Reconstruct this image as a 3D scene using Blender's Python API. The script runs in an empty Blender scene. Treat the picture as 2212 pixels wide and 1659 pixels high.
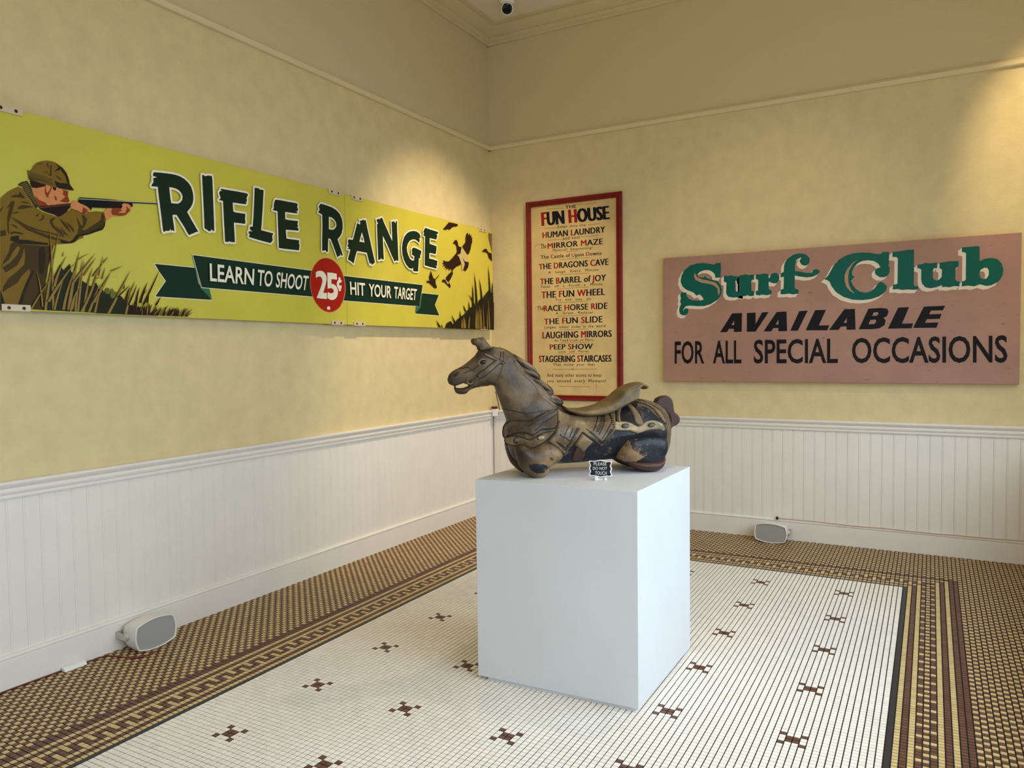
import bpy, bmesh, math, random
import numpy as np
from mathutils import Vector, Matrix
from mathutils.geometry import tessellate_polygon
R = math.radians
random.seed(7)
SC = bpy.context.scene
COL = SC.collection
# ------------------------------------------------------------------ camera
YAW, PITCH, ROLL, FPX = -0.50766306, -0.04409138, -0.01235665, 1628.225
CAM = Vector((3.68086, -6.22396, 1.52))
fwd = Vector((math.sin(YAW)*math.cos(PITCH), math.cos(YAW)*math.cos(PITCH), math.sin(PITCH)))
rt = Vector((math.cos(YAW), -math.sin(YAW), 0)); upv = rt.cross(fwd)
rt2 = math.cos(ROLL)*rt + math.sin(ROLL)*upv
up2 = -math.sin(ROLL)*rt + math.cos(ROLL)*upv
cd = bpy.data.cameras.new('camera'); cam = bpy.data.objects.new('camera', cd); COL.objects.link(cam)
M = Matrix((rt2, up2, -fwd)).transposed().to_4x4(); M.translation = CAM
cam.matrix_world = M
cd.sensor_fit = 'HORIZONTAL'; cd.sensor_width = 36.0; cd.lens = FPX/2212*36.0; cd.clip_start = 0.05
SC.camera = cam
# ------------------------------------------------------------------ light and exposure
SC.view_settings.view_transform = 'Standard'; SC.view_settings.look = 'None'
SC.view_settings.gamma = 1; SC.view_settings.use_curve_mapping = False
SC.view_settings.exposure = 0.0
SC.cycles.max_bounces = 8; SC.cycles.diffuse_bounces = 5
SC.cycles.sample_clamp_indirect = 6
w = bpy.data.worlds.new('sky'); SC.world = w; w.use_nodes = True
bg = w.node_tree.nodes['Background']; bg.inputs[0].default_value = (0.62, 0.78, 1.0, 1); bg.inputs[1].default_value = 1.2
def area(name, loc, aim, sx, sy, power, color, spread=180):
    l = bpy.data.lights.new(name, 'AREA'); l.shape = 'RECTANGLE'; l.size = sx; l.size_y = sy
    l.energy = power; l.color = color; l.spread = R(spread)
    o = bpy.data.objects.new(name, l); COL.objects.link(o); o.location = loc
    o.rotation_euler = (Vector(aim)-Vector(loc)).to_track_quat('-Z', 'Y').to_euler(); return o
def spot(name, loc, aim, power, color, deg, blend=0.6, rad=0.04):
    l = bpy.data.lights.new(name, 'SPOT'); l.energy = power; l.color = color; l.spot_size = R(deg); l.spot_blend = blend
    l.shadow_soft_size = rad
    o = bpy.data.objects.new(name, l); COL.objects.link(o); o.location = loc
    o.rotation_euler = (Vector(aim)-Vector(loc)).to_track_quat('-Z', 'Y').to_euler(); return o
WARM = (1.0, 0.81, 0.55)
XR, YF, ZC = 4.85, -9.6, 4.50        # right wall, wall behind the camera, ceiling
area('window_light_right', (XR+0.1, -3.7, 1.75), (2.9, -3.7, -0.3), 5.2, 2.1, 110, (0.70, 0.86, 1.0), 140)
area('window_light_front', (2.4, YF+0.02, 2.0), (2.4, -5.0, 0.1), 4.0, 2.6, 20, (0.78, 0.89, 1.0), 150)
spot('spot_lamp_left', (2.1, -1.30, 4.35), (0.0, -0.80, 1.25), 350, WARM, 58, 0.75)
spot('spot_lamp_left_far', (2.2, -3.9, 4.35), (0.0, -3.3, 0.9), 26, WARM, 56, 0.9)
spot('spot_lamp_right', (4.35, -1.5, 4.40), (4.60, 0.0, 2.75), 170, (1.0, 0.76, 0.42), 46, 0.7)
spot('spot_lamp_surf', (2.9, -2.3, 4.40), (2.5, 0.0, 1.2), 70, WARM, 64, 0.9)
area('added_warm_fill', (3.4, -6.0, 4.35), (2.6, -1.0, 2.4), 1.2, 1.2, 30, (1.0, 0.74, 0.44), 170)  # added fill light out of view, warms the upper walls
spot('spot_lamp_horse', (2.9, -2.2, 4.40), (2.3, -2.95, 1.0), 75, WARM, 46, 0.8)

# ------------------------------------------------------------------ helpers
def mat(name, col, rough=0.6, metal=0.0, noise=0.0, nscale=8.0, bump=0.0, bscale=60.0, spec=0.35, _e=None, isl=0.0):
    m = bpy.data.materials.new(name); m.use_nodes = True; nt = m.node_tree; b = nt.nodes['Principled BSDF']
    b.inputs['Base Color'].default_value = (*col, 1); b.inputs['Roughness'].default_value = rough
    b.inputs['Metallic'].default_value = metal; b.inputs['Specular IOR Level'].default_value = spec
    tc = nt.nodes.new('ShaderNodeNewGeometry')
    src = None
    if noise > 0:
        n = nt.nodes.new('ShaderNodeTexNoise'); n.inputs['Scale'].default_value = nscale; n.inputs['Detail'].default_value = 6
        nt.links.new(tc.outputs['Position'], n.inputs['Vector'])
        mr = nt.nodes.new('ShaderNodeMapRange'); mr.inputs['From Min'].default_value = 0.3; mr.inputs['From Max'].default_value = 0.7
        mr.inputs['To Min'].default_value = 1-noise; mr.inputs['To Max'].default_value = 1+noise
        nt.links.new(n.outputs[0], mr.inputs[0]); src = mr.outputs[0]
    if isl > 0:
        oi = nt.nodes.new('ShaderNodeObjectInfo')
        ad = nt.nodes.new('ShaderNodeMath'); ad.operation = 'ADD'
        nt.links.new(tc.outputs['Random Per Island'], ad.inputs[0]); nt.links.new(oi.outputs['Random'], ad.inputs[1])
        fr = nt.nodes.new('ShaderNodeMath'); fr.operation = 'FRACT'; nt.links.new(ad.outputs[0], fr.inputs[0])
        mr2 = nt.nodes.new('ShaderNodeMapRange'); mr2.inputs['To Min'].default_value = 1-isl; mr2.inputs['To Max'].default_value = 1+isl
        nt.links.new(fr.outputs[0], mr2.inputs[0])
        if src is None: src = mr2.outputs[0]
        else:
            mu = nt.nodes.new('ShaderNodeMath'); mu.operation = 'MULTIPLY'; nt.links.new(src, mu.inputs[0]); nt.links.new(mr2.outputs[0], mu.inputs[1]); src = mu.outputs[0]
    if src is not None:
        vm = nt.nodes.new('ShaderNodeVectorMath'); vm.operation = 'SCALE'; vm.inputs[0].default_value = col
        nt.links.new(src, vm.inputs['Scale']); nt.links.new(vm.outputs[0], b.inputs['Base Color'])
    if bump > 0:
        n2 = nt.nodes.new('ShaderNodeTexNoise'); n2.inputs['Scale'].default_value = bscale; n2.inputs['Detail'].default_value = 4
        nt.links.new(tc.outputs['Position'], n2.inputs['Vector'])
        bp = nt.nodes.new('ShaderNodeBump'); bp.inputs['Strength'].default_value = bump; bp.inputs['Distance'].default_value = 0.01
        nt.links.new(n2.outputs[0], bp.inputs['Height']); nt.links.new(bp.outputs[0], b.inputs['Normal'])
    return m
def srgb(r, g, b):
    f = lambda c: ((c/255+0.055)/1.055)**2.4 if c > 10 else c/255/12.92
    return (f(r), f(g), f(b))
class MB:
    """collects faces into one mesh"""
    def __init__(s): s.v = []; s.f = []; s.mi = []
    def add(s, vs, fs, mi=0):
        n = len(s.v); s.v += [tuple(x) for x in vs]; s.f += [tuple(i+n for i in f) for f in fs]; s.mi += [mi]*len(fs)
    def box(s, x0, x1, y0, y1, z0, z1, mi=0):
        s.add([(x0,y0,z0),(x1,y0,z0),(x1,y1,z0),(x0,y1,z0),(x0,y0,z1),(x1,y0,z1),(x1,y1,z1),(x0,y1,z1)],
              [(0,3,2,1),(4,5,6,7),(0,1,5,4),(1,2,6,5),(2,3,7,6),(3,0,4,7)], mi)
    def prism(s, prof, axis, a, b, mi=0):
        """profile of (p,q) swept from a to b; axis 'x': p=y,q=z ; axis 'y': p=x,q=z ; axis 'z': p=x,q=y"""
        n = len(prof)
        def pt(p, q, t): return (t,p,q) if axis == 'x' else ((p,t,q) if axis == 'y' else (p,q,t))
        vs = [pt(p,q,a) for p,q in prof]+[pt(p,q,b) for p,q in prof]
        fs = [(i,(i+1)%n,n+(i+1)%n,n+i) for i in range(n)]+[tuple(range(n))[::-1], tuple(range(n,2*n))]
        s.add(vs, fs, mi)
    def lathe(s, prof, c, ax, n=24, mi=0):
        ax = Vector(ax).normalized(); q = ax.to_track_quat('Z','Y'); c = Vector(c); m = len(prof); vs = []
        for k in range(n):
            a = 2*math.pi*k/n
            for r, h in prof: vs.append(c + q @ Vector((r*math.cos(a), r*math.sin(a), h)))
        fs = [(k*m+i, ((k+1)%n)*m+i, ((k+1)%n)*m+i+1, k*m+i+1) for k in range(n) for i in range(m-1)]
        s.add(vs, fs, mi)
    def tube(s, pts, r, n=8, mi=0):
        pts = [Vector(q) for q in pts]; vs = []
        for i, q in enumerate(pts):
            t = (pts[min(i+1,len(pts)-1)]-pts[max(i-1,0)]).normalized(); qq = t.to_track_quat('Z','Y')
            for k in range(n):
                a = 2*math.pi*k/n; vs.append(q + qq @ Vector((r*math.cos(a), r*math.sin(a), 0)))
        m = len(pts)
        fs = [(i*n+k, i*n+(k+1)%n, (i+1)*n+(k+1)%n, (i+1)*n+k) for i in range(m-1) for k in range(n)]
        fs += [tuple(range(n))[::-1], tuple((m-1)*n+k for k in range(n))]
        s.add(vs, fs, mi)
    def build(s, name, mats, parent=None, smooth=False, bevel=0.0, fixn=True):
        me = bpy.data.meshes.new(name); me.from_pydata(s.v, [], s.f)
        for m in (mats if isinstance(mats, (list, tuple)) else [mats]): me.materials.append(m)
        if any(s.mi): me.polygons.foreach_set('material_index', s.mi)
        if fixn:
            bm = bmesh.new(); bm.from_mesh(me); bmesh.ops.recalc_face_normals(bm, faces=bm.faces); bm.to_mesh(me); bm.free()
        if smooth: me.polygons.foreach_set('use_smooth', [True]*len(me.polygons))
        me.update(); o = bpy.data.objects.new(name, me); COL.objects.link(o)
        if parent is not None: o.parent = parent
        if bevel > 0:
            bv = o.modifiers.new('bevel', 'BEVEL'); bv.width = bevel; bv.segments = 2; bv.limit_method = 'ANGLE'
        return o
def empty(name, label, cat, loc=(0,0,0), rotz=0.0, group=None):
    o = bpy.data.objects.new(name, None); o.empty_display_size = 0.1; COL.objects.link(o); o.location = loc; o.rotation_euler = (0,0,rotz)
    o['label'] = label; o['category'] = cat
    if group: o['group'] = group
    return o
def tag(o, label, cat, group=None):
    o['label'] = label; o['category'] = cat
    if group: o['group'] = group
    return o
def struct(o): o['kind'] = 'structure'; return o
def ps(s):
    v = [float(t) for t in s.replace(',', ' ').split()]; return list(zip(v[::2], v[1::2]))
def tess(loops):
    vv = [[Vector((a,b,0)) for a,b in l] for l in loops]; flat = [q for l in loops for q in l]
    return flat, [tuple(t) for t in tessellate_polygon(vv)]
# ---- outlines of the painted signs in metres on their boards, and of the carved horse in its side plane
RIFLE_LETTERS=[
 ('R',['3.6127 2.487 3.5729 2.4926 3.5296 2.4968 3.4912 2.4991 3.4578 2.4972 3.4271 2.4885 3.402 2.4725 3.384 2.4525 3.3748 2.4283 3.3713 2.4043 3.3721 2.3819 3.3787 2.3586 3.3911 2.3369 3.4047 2.3213 3.4152 2.3086 3.4056 2.2954 3.3892 2.2707 3.3698 2.2438 3.3461 2.2097 3.3624 2.2051 3.3803 2.1954 3.3936 2.19 3.4054 2.1823 3.4151 2.1909 3.4367 2.2248 3.4611 2.2555 3.4824 2.2826 3.4991 2.2813 3.5081 2.2776 3.5058 2.2515 3.5014 2.2208 3.499 2.1934 3.512 2.1953 3.5217 2.1928 3.5245 2.2044 3.5271 2.1928 3.5382 2.1882 3.5518 2.1876 3.5657 2.1787 3.5704 2.1947 3.5732 2.2299 3.5781 2.2766 3.5842 2.33 3.5903 2.3809 3.5917 2.4136 3.6076 2.413 3.63 2.4101 3.627 2.4188 3.6201 2.4295 3.6159 2.4373 3.6182 2.4462 3.6165 2.4554 3.5952 2.4635 3.6056 2.4655 3.6162 2.4653 3.619 2.4741','3.5227 2.4249 3.5049 2.4265 3.4828 2.4249 3.4635 2.4187 3.4485 2.4068 3.4406 2.39 3.4442 2.3699 3.456 2.3546 3.4718 2.3447 3.4941 2.3423 3.5135 2.3411 3.5179 2.3696 3.5209 2.4001']),
 ('I',['3.3092 2.5322 3.2973 2.5326 3.2883 2.53 3.2762 2.5332 3.2685 2.5377 3.2579 2.5367 3.2425 2.5407 3.2396 2.518 3.2383 2.4423 3.2374 2.3409 3.2366 2.2775 3.2368 2.2278 3.2476 2.2277 3.2559 2.2355 3.2615 2.2246 3.2738 2.2217 3.2901 2.2296 3.3035 2.2341 3.3039 2.3056 3.3063 2.4054 3.3081 2.48']),
 ('F',['3.1787 2.4783 3.128 2.4799 3.0588 2.4831 2.9913 2.4845 2.9836 2.4788 2.9883 2.468 2.9959 2.4569 2.9927 2.4461 2.9949 2.4344 3.0058 2.4312 2.9951 2.4287 3.0016 2.4184 3.0401 2.4152 3.0787 2.4137 3.0996 2.4116 3.0987 2.3868 3.0972 2.3607 3.0842 2.358 3.0492 2.3583 3.0083 2.3603 3.0088 2.3447 3.0119 2.3273 3.0081 2.3137 3.0122 2.2996 3.0442 2.2987 3.095 2.2958 3.0944 2.2653 3.0924 2.2238 3.0922 2.1807 3.1043 2.1801 3.1182 2.1784 3.1325 2.1814 3.1439 2.1759 3.1626 2.1751 3.1639 2.2147 3.166 2.2693 3.1674 2.3239 3.1688 2.3784 3.1694 2.4098 3.1844 2.4108 3.2004 2.4092 3.1874 2.4204 3.187 2.4313 3.1933 2.4425 3.1945 2.4559 3.1858 2.4642 3.1723 2.4679 3.1856 2.4697']),
 ('L',['2.9309 2.5302 2.9131 2.5305 2.9001 2.532 2.8892 2.5253 2.8722 2.5284 2.8602 2.5256 2.8643 2.4849 2.8718 2.4113 2.8807 2.3376 2.8884 2.2787 2.8545 2.2759 2.8163 2.2735 2.7893 2.2711 2.7995 2.2581 2.8 2.2433 2.7966 2.229 2.8147 2.2086 2.8568 2.2115 2.9056 2.2158 2.9534 2.2209 2.9867 2.2259 2.9782 2.2412 2.9887 2.2512 2.9812 2.2607 2.9564 2.2625 2.97 2.2679 2.9787 2.2781 2.9729 2.2888 2.9546 2.2913 2.9473 2.3423 2.9388 2.4294']),
 ('E',['2.7663 2.4854 2.7228 2.4882 2.6625 2.4898 2.5841 2.4924 2.5739 2.4855 2.5816 2.469 2.5737 2.455 2.5753 2.444 2.5963 2.4393 2.5785 2.4365 2.5842 2.4268 2.6279 2.4238 2.6871 2.4208 2.6867 2.3744 2.6583 2.374 2.613 2.3765 2.5754 2.3789 2.5824 2.3574 2.5746 2.3401 2.5915 2.3357 2.5728 2.3327 2.5754 2.3164 2.6276 2.3132 2.6849 2.3086 2.6838 2.2817 2.6807 2.2535 2.6502 2.2533 2.6005 2.2551 2.5691 2.255 2.5739 2.2375 2.5681 2.2228 2.5734 2.19 2.6318 2.1882 2.6931 2.1859 2.7483 2.1857 2.7488 2.2526 2.7502 2.3266 2.7511 2.4154 2.7921 2.4165 2.7808 2.4285 2.7813 2.4461 2.7767 2.4675']),
 ('R',['2.3619 2.5263 2.3191 2.5243 2.2583 2.5189 2.2143 2.5075 2.179 2.4869 2.1573 2.4561 2.1492 2.4232 2.1504 2.389 2.1605 2.3567 2.1796 2.3295 2.2052 2.3079 2.1947 2.2845 2.1776 2.2525 2.1542 2.2008 2.1703 2.1976 2.1834 2.2148 2.1794 2.1967 2.1954 2.1935 2.2116 2.181 2.2242 2.2074 2.2492 2.2567 2.2743 2.2994 2.2961 2.3028 2.3008 2.2659 2.3044 2.2095 2.3167 2.2067 2.3271 2.2176 2.338 2.2149 2.3596 2.2096 2.357 2.2893 2.3518 2.3799 2.3515 2.4548 2.3894 2.4625 2.3761 2.4809 2.3765 2.4942 2.3838 2.5035','2.2869 2.4494 2.2606 2.4487 2.2344 2.4388 2.2172 2.4199 2.2134 2.3989 2.2229 2.3823 2.2456 2.367 2.2678 2.3641 2.2897 2.3642']),
 ('A',['1.9687 2.4724 1.9543 2.4697 1.9294 2.4823 1.9148 2.477 1.9022 2.4862 1.8866 2.4309 1.8591 2.3502 1.8362 2.2779 1.806 2.186 1.8398 2.1631 1.8545 2.1781 1.8625 2.1659 1.8744 2.1859 1.8974 2.2469 1.9516 2.2475 2.0049 2.2481 2.0255 2.203 2.0438 2.1537 2.0694 2.1671 2.1042 2.1778 2.0865 2.2188 2.0761 2.2514 2.111 2.2522 2.0898 2.2624 2.1058 2.27 2.0935 2.2902 2.1 2.3051 2.0926 2.3201 2.0455 2.3227 2.0248 2.3743 1.9961 2.4479 1.9649 2.4411 1.962 2.4559','1.9471 2.3891 1.9311 2.3542 1.9199 2.3186 1.9761 2.3183 1.9603 2.357']),
 ('N',['1.7802 2.5046 1.7621 2.5086 1.7482 2.5179 1.7393 2.5105 1.7297 2.524 1.7113 2.5267 1.6871 2.4889 1.6468 2.4358 1.5969 2.3683 1.5972 2.4334 1.6009 2.5142 1.5827 2.5168 1.5705 2.5245 1.5532 2.5076 1.5464 2.5265 1.5331 2.5313 1.532 2.4419 1.5275 2.3527 1.5231 2.2257 1.5412 2.2225 1.5532 2.2267 1.5729 2.2134 1.6143 2.2687 1.6594 2.3344 1.7086 2.3928 1.7069 2.3318 1.7041 2.2738 1.7011 2.2201 1.7234 2.2149 1.7377 2.2266 1.7395 2.2148 1.7684 2.2061 1.7697 2.2667 1.7733 2.3673 1.7755 2.4707 1.7632 2.4739']),
 ('G',['1.3255 2.4805 1.2839 2.4819 1.2474 2.4727 1.2294 2.4531 1.2327 2.4324 1.2512 2.4332 1.2383 2.4208 1.2497 2.3944 1.2756 2.4085 1.3067 2.4156 1.3378 2.4118 1.3742 2.3966 1.4003 2.3706 1.4139 2.3385 1.4098 2.3085 1.3955 2.2795 1.3734 2.2542 1.3481 2.2444 1.3248 2.2466 1.3159 2.2815 1.3518 2.2902 1.3461 2.3092 1.3506 2.3303 1.3294 2.3496 1.2879 2.3465 1.2197 2.3338 1.2257 2.3096 1.2395 2.2925 1.2348 2.2727 1.256 2.2721 1.2698 2.1647 1.3039 2.1618 1.3351 2.1622 1.3368 2.1899 1.3527 2.1777 1.3909 2.182 1.4256 2.2033 1.4546 2.237 1.4732 2.2805 1.4767 2.3285 1.4678 2.3748 1.444 2.42 1.408 2.4519 1.3668 2.471']),
 ('E',['1.1629 2.5277 1.0948 2.5226 1.0393 2.5204 0.9772 2.5166 0.9834 2.4986 1.0062 2.4957 0.9895 2.4849 1.0075 2.4504 1.0525 2.4514 1.0996 2.452 1.1037 2.4053 1.0595 2.4009 1.0035 2.396 1.0072 2.3649 1.0196 2.3281 1.0616 2.3301 1.1087 2.3299 1.1128 2.2849 1.0519 2.2814 0.9928 2.2759 1.0019 2.2556 0.9968 2.2366 1.028 2.2331 1.0055 2.2293 1.0146 2.2097 1.1038 2.2156 1.179 2.2214 1.1741 2.3308 1.1666 2.4563 1.1918 2.461 1.1805 2.4797 1.1881 2.4945']),
]
RIFLE_SHAPES=[
 ('ribbon_o','3.6182 2.0052 3.367 2.007 3.3449 1.9211 3.3277 1.8947 3.2597 1.8329 3.6214 1.8321 3.5544 1.9192 3.5952 1.9698'),
 ('ribbon_l','3.3876 2.0776 3.3752 2.0765 3.3257 1.901 3.2742 1.8982 3.2578 1.833 3.3332 1.8943 3.3655 1.9986'),
 ('ribbon_o','3.3788 2.0767 2.4331 2.0696 2.4389 1.8976 3.3122 1.9004 3.3257 1.901'),
 ('ribbon_o','2.1406 2.0603 1.1958 2.0618 1.2484 1.8872 2.1462 1.8875'),
 ('ribbon_o','1.2073 1.9959 0.9683 1.9961 1.028 1.9094 0.9666 1.8229 1.303 1.8267 1.2488 1.8731'),
 ('ribbon_l','1.2054 1.996 1.233 1.8775 1.3061 1.8273 1.2982 1.885 1.2484 1.8872 1.2137 1.9955'),
 ('red_o','2.1282 2.0109 2.1261 1.9863 2.127 1.9617 2.131 1.9376 2.138 1.9142 2.1479 1.8922 2.1604 1.8718 2.1754 1.8535 2.1924 1.8375 2.2113 1.8242 2.2316 1.8138 2.253 1.8063 2.2751 1.802 2.2974 1.8009 2.3197 1.8028 2.3414 1.8079 2.3624 1.8158 2.3821 1.8266 2.4004 1.84 2.4169 1.8557 2.4314 1.8734 2.4436 1.8929 2.4534 1.9139 2.4606 1.936 2.4652 1.9588 2.4671 1.9819 2.4662 2.0052 2.4625 2.028 2.4562 2.0502 2.4473 2.0713 2.4359 2.091 2.4222 2.109 2.4064 2.125 2.3888 2.1388 2.3695 2.15 2.3491 2.1584 2.3276 2.164 2.3055 2.1665 2.2833 2.1659 2.2611 2.1622 2.2395 2.1553 2.2188 2.1455 2.1994 2.1328 2.1817 2.1174 2.1659 2.0996 2.1524 2.0797 2.1415 2.058 2.1334 2.0349'),
 ('cream_l','2.4145 2.0615 2.3971 2.0715 2.3728 2.076 2.3485 2.0744 2.3278 2.0639 2.3143 2.0453 2.3115 2.0233 2.3196 1.9932 2.3311 1.9653 2.3481 1.9298 2.3111 1.9296 2.3142 1.8886 2.3547 1.8889 2.4117 1.8907 2.3916 1.9271 2.3696 1.9652 2.3545 2.0005 2.3539 2.0177 2.3638 2.034 2.381 2.0375 2.3984 2.0325 2.4141 2.024'),
 ('cream_l','2.304 2.0703 2.26 2.072 2.2122 2.0698 2.2084 2.0287 2.2397 2.0288 2.2657 2.0281 2.2653 1.997 2.2372 1.994 2.2158 1.9805 2.2019 1.9588 2.2019 1.9362 2.2107 1.913 2.2296 1.8944 2.2571 1.885 2.284 1.8865 2.3079 1.8976 2.3037 1.9379 2.2861 1.9311 2.2646 1.9304 2.2463 1.9385 2.2441 1.9511 2.2545 1.9629 2.2743 1.9654 2.2922 1.9629 2.3041 1.9592 2.3046 2.0189'),
 ('cream_l','2.1935 2.0462 2.175 2.0459 2.1743 2.0338 2.1609 2.0247 2.165 2.0118 2.1799 2.0094 2.1913 2.0011 2.1861 1.9901 2.1638 1.9916 2.1644 1.9739 2.172 1.9671 2.1733 1.9518 2.1918 1.9507 2.1961 1.9668 2.2086 1.9785 2.2134 1.9982 2.2073 2.0162 2.194 2.0298'),
 ('cream_s','2.318 1.8291 2.3107 1.8357 2.2999 1.8399 2.2875 1.8367 2.2805 1.8308 2.2859 1.8293 2.2835 1.817 2.3148 1.8169 2.3109 1.8282'),
 ('coat','4.3722 2.2234 4.3577 2.2393 4.3408 2.2571 4.3239 2.27 4.2948 2.2889 4.2709 2.2844 4.2392 2.2243 4.2202 2.2057 4.1907 2.1911 4.1221 2.1781 4.0979 2.1922 4.0733 2.2118 4.051 2.2338 4.0053 2.2169 3.9966 2.2074 4.0008 2.0963 4.0269 2.0823 4.0466 2.0666 4.0872 2.0578 4.1296 2.0489 4.2366 2.0364 4.3331 2.0352 4.3801 2.0197'),
 ('coat','4.1092 2.1841 4.0724 2.2133 4.0451 2.2319 4.0037 2.224 3.9943 2.2084 3.9712 2.2217 3.9352 2.2345 3.8963 2.2368 3.8892 2.2168 3.8836 2.1927 3.8898 2.1669 3.9022 2.1504 3.9391 2.1307 3.9754 2.1137 4.0207 2.1007 4.0388 2.0768 4.0564 2.0626 4.0904 2.0563 4.1141 2.0582'),
 ('coat','4.3779 2.0765 4.1116 2.1114 4.0515 2.1193 4.0409 2.0774 4.0585 2.0621 4.1329 2.0475 4.152 2.0359 4.1629 1.9926 4.1741 1.94 4.186 1.869 4.2003 1.7352 4.391 1.743'),
 ('coat_d','4.3382 2.0236 4.3185 2.0394 4.2867 2.0296 4.1842 2.0346 4.1906 1.8687 4.2048 1.7374 4.285 1.7375 4.3217 1.7393 4.2907 1.8158 4.2569 1.8959 4.2602 1.9231 4.2967 1.8836 4.3129 1.8552 4.3802 1.808 4.375 1.8329 4.3527 1.8702 4.3152 1.9047 4.2815 1.9394 4.2755 1.9809 4.2785 2.017 4.2888 1.975 4.3142 1.9318 4.3621 1.8962 4.3759 1.9173 4.3414 1.9428 4.3124 1.9771 4.296 2.0127 4.3064 2.0206 4.3267 1.9936 4.3451 1.9558 4.3711 1.9333 4.3845 1.9076 4.3661 1.9537 4.346 1.987'),
 ('coat_k','4.3879 1.8209 4.3769 1.7838 4.3683 1.7396 4.3789 1.7346 4.3915 1.7297'),
 ('coat_k','4.2358 1.9241 4.2567 1.9005 4.2758 1.8624 4.295 1.8156 4.3216 1.7405 4.3066 1.74 4.282 1.8141 4.2674 1.8516 4.2482 1.892'),
 ('coat_k','4.2142 2.0196 4.1842 2.0346 4.1472 2.0388 4.1583 1.9931 4.1741 1.94 4.1904 1.8734 4.1985 1.9007 4.2164 1.9061 4.2188 1.9591'),
 ('coat_d','4.1888 2.034 4.1471 2.0412 4.1631 1.9879 4.1741 1.94 4.1828 1.8926 4.2029 1.8445 4.204 1.877 4.1925 1.9384 4.1859 1.9902'),
 ('coat_k','4.3347 2.0598 4.2981 2.0689 4.301 2.0505 4.2596 2.0533 4.2287 2.0502 4.1722 2.0499 4.1725 2.0406 4.2953 2.0309 4.3375 2.0416'),
 ('coat_k','4.1135 2.0725 4.0708 2.0669 4.0508 2.0825 4.0404 2.1006 4.0073 2.129 3.9591 2.1428 3.9122 2.1614 3.8876 2.1921 3.8898 2.1669 3.9023 2.1466 3.9391 2.1307 3.9754 2.1137 4.0208 2.0995 4.0388 2.0768 4.0564 2.0626 4.0904 2.0563 4.1141 2.0582'),
 ('coat_d','4.0069 2.2041 3.992 2.2039 3.9789 2.1864 3.9887 2.1582 4.0045 2.1367 4.0076 2.1193 3.911 2.1938 3.9046 2.2244 3.8964 2.2356 3.8898 2.2018 3.8964 2.166 3.9386 2.1455 3.9953 2.116 4.0304 2.1043 4.0141 2.1451 4.0301 2.1766 4.0297 2.1887 4.0135 2.1596 4.0039 2.1513 4.0003 2.1809'),
 ('coat','3.9738 2.1554 3.9367 2.195 3.9201 2.227 3.9306 2.2205 3.9626 2.1839 3.984 2.1516 4.0023 2.1297'),
 ('coat_d','4.3323 2.2338 4.313 2.2483 4.2938 2.2529 4.2908 2.2684 4.2769 2.2558 4.2654 2.2401 4.2943 2.2403'),
 ('coat_d','4.3035 2.1875 4.2909 2.2033 4.2738 2.2098 4.2495 2.2099 4.2313 2.2065 4.2598 2.1982 4.2794 2.1901'),
 ('coat_d','4.2879 2.2188 4.2708 2.2267 4.2418 2.2213 4.2687 2.2182'),
 ('coat_d','4.3508 2.1789 4.336 2.201 4.3139 2.2245 4.329 2.1997'),
 ('coat_d','4.374 2.1753 4.3596 2.1923 4.3698 2.1661 4.3746 2.1604'),
 ('coat_d','4.3256 2.1654 4.3016 2.1754 4.297 2.1711 4.3186 2.164'),
 ('coat_d','4.3323 2.1148 4.3182 2.1143 4.302 2.104 4.3092 2.1005'),
 ('coat_d','4.3349 2.0797 4.3193 2.0855 4.2812 2.0816 4.2839 2.075 4.3197 2.0767 4.3342 2.0673'),
 ('coat_d','4.2227 2.1709 4.1985 2.1853 4.2089 2.1755 4.2193 2.1638'),
 ('coat_d','4.1912 2.1782 4.185 2.1765 4.187 2.1582 4.1999 2.1499 4.2124 2.1481 4.1945 2.1597'),
 ('coat_d','4.3778 2.079 4.3568 2.0855 4.353 2.0625 4.3788 2.0543'),
 ('coat_d','4.1563 2.1627 4.1404 2.1728 4.134 2.1711 4.1489 2.1534 4.1418 2.1361 4.1062 2.1148 4.0966 2.0897 4.1172 2.1002 4.1499 2.1272 4.1594 2.1467'),
 ('coat_d','4.1145 2.1714 4.1016 2.1654 4.0785 2.1449 4.0611 2.1101 4.0844 2.1309 4.1021 2.1521'),
 ('coat_d','4.0885 2.1633 4.065 2.1494 4.0469 2.1306 4.0475 2.1145 4.0681 2.1384'),
 ('coat_d','4.0312 2.1862 4.0234 2.1739 4.0108 2.1462 4.0172 2.1211 4.0315 2.1059 4.0218 2.1447'),
 ('coat_d','4.3287 2.1476 4.3054 2.1385 4.258 2.1176 4.2091 2.1064 4.1381 2.0975 4.0939 2.09 4.0967 2.087 4.1435 2.0929 4.2143 2.1005 4.2631 2.1118 4.3103 2.1353'),
 ('coat_d','4.3313 2.141 4.2987 2.127 4.2536 2.1055 4.1945 2.0928 4.1337 2.0772 4.0814 2.0704 4.134 2.0693 4.2049 2.0838 4.2588 2.0972'),
 ('coat_d','4.2706 2.1057 4.2437 2.1068 4.1596 2.0766 4.1236 2.0706 4.165 2.0694 4.2297 2.0883'),
 ('coat_d','4.3283 2.2171 4.3452 2.1452 4.3476 2.083 4.3413 2.064 4.3414 2.121 4.3242 2.1706 4.3117 2.2199'),
 ('coat_d','4.1107 2.1326 4.0904 2.1116 4.0725 2.0927 4.0961 2.1029'),
 ('collar','4.2969 2.296 4.282 2.31 4.2549 2.3226 4.2412 2.2999 4.2304 2.2613 4.219 2.2352 4.2074 2.2141 4.2203 2.2019 4.239 2.2294 4.2642 2.2706 4.2756 2.2886'),
 ('collar_l','4.2839 2.2986 4.2571 2.3157 4.2563 2.3128 4.283 2.2958'),
 ('collar_l','4.2793 2.2927 4.254 2.3085 4.2532 2.3056 4.2784 2.2899'),
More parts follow.
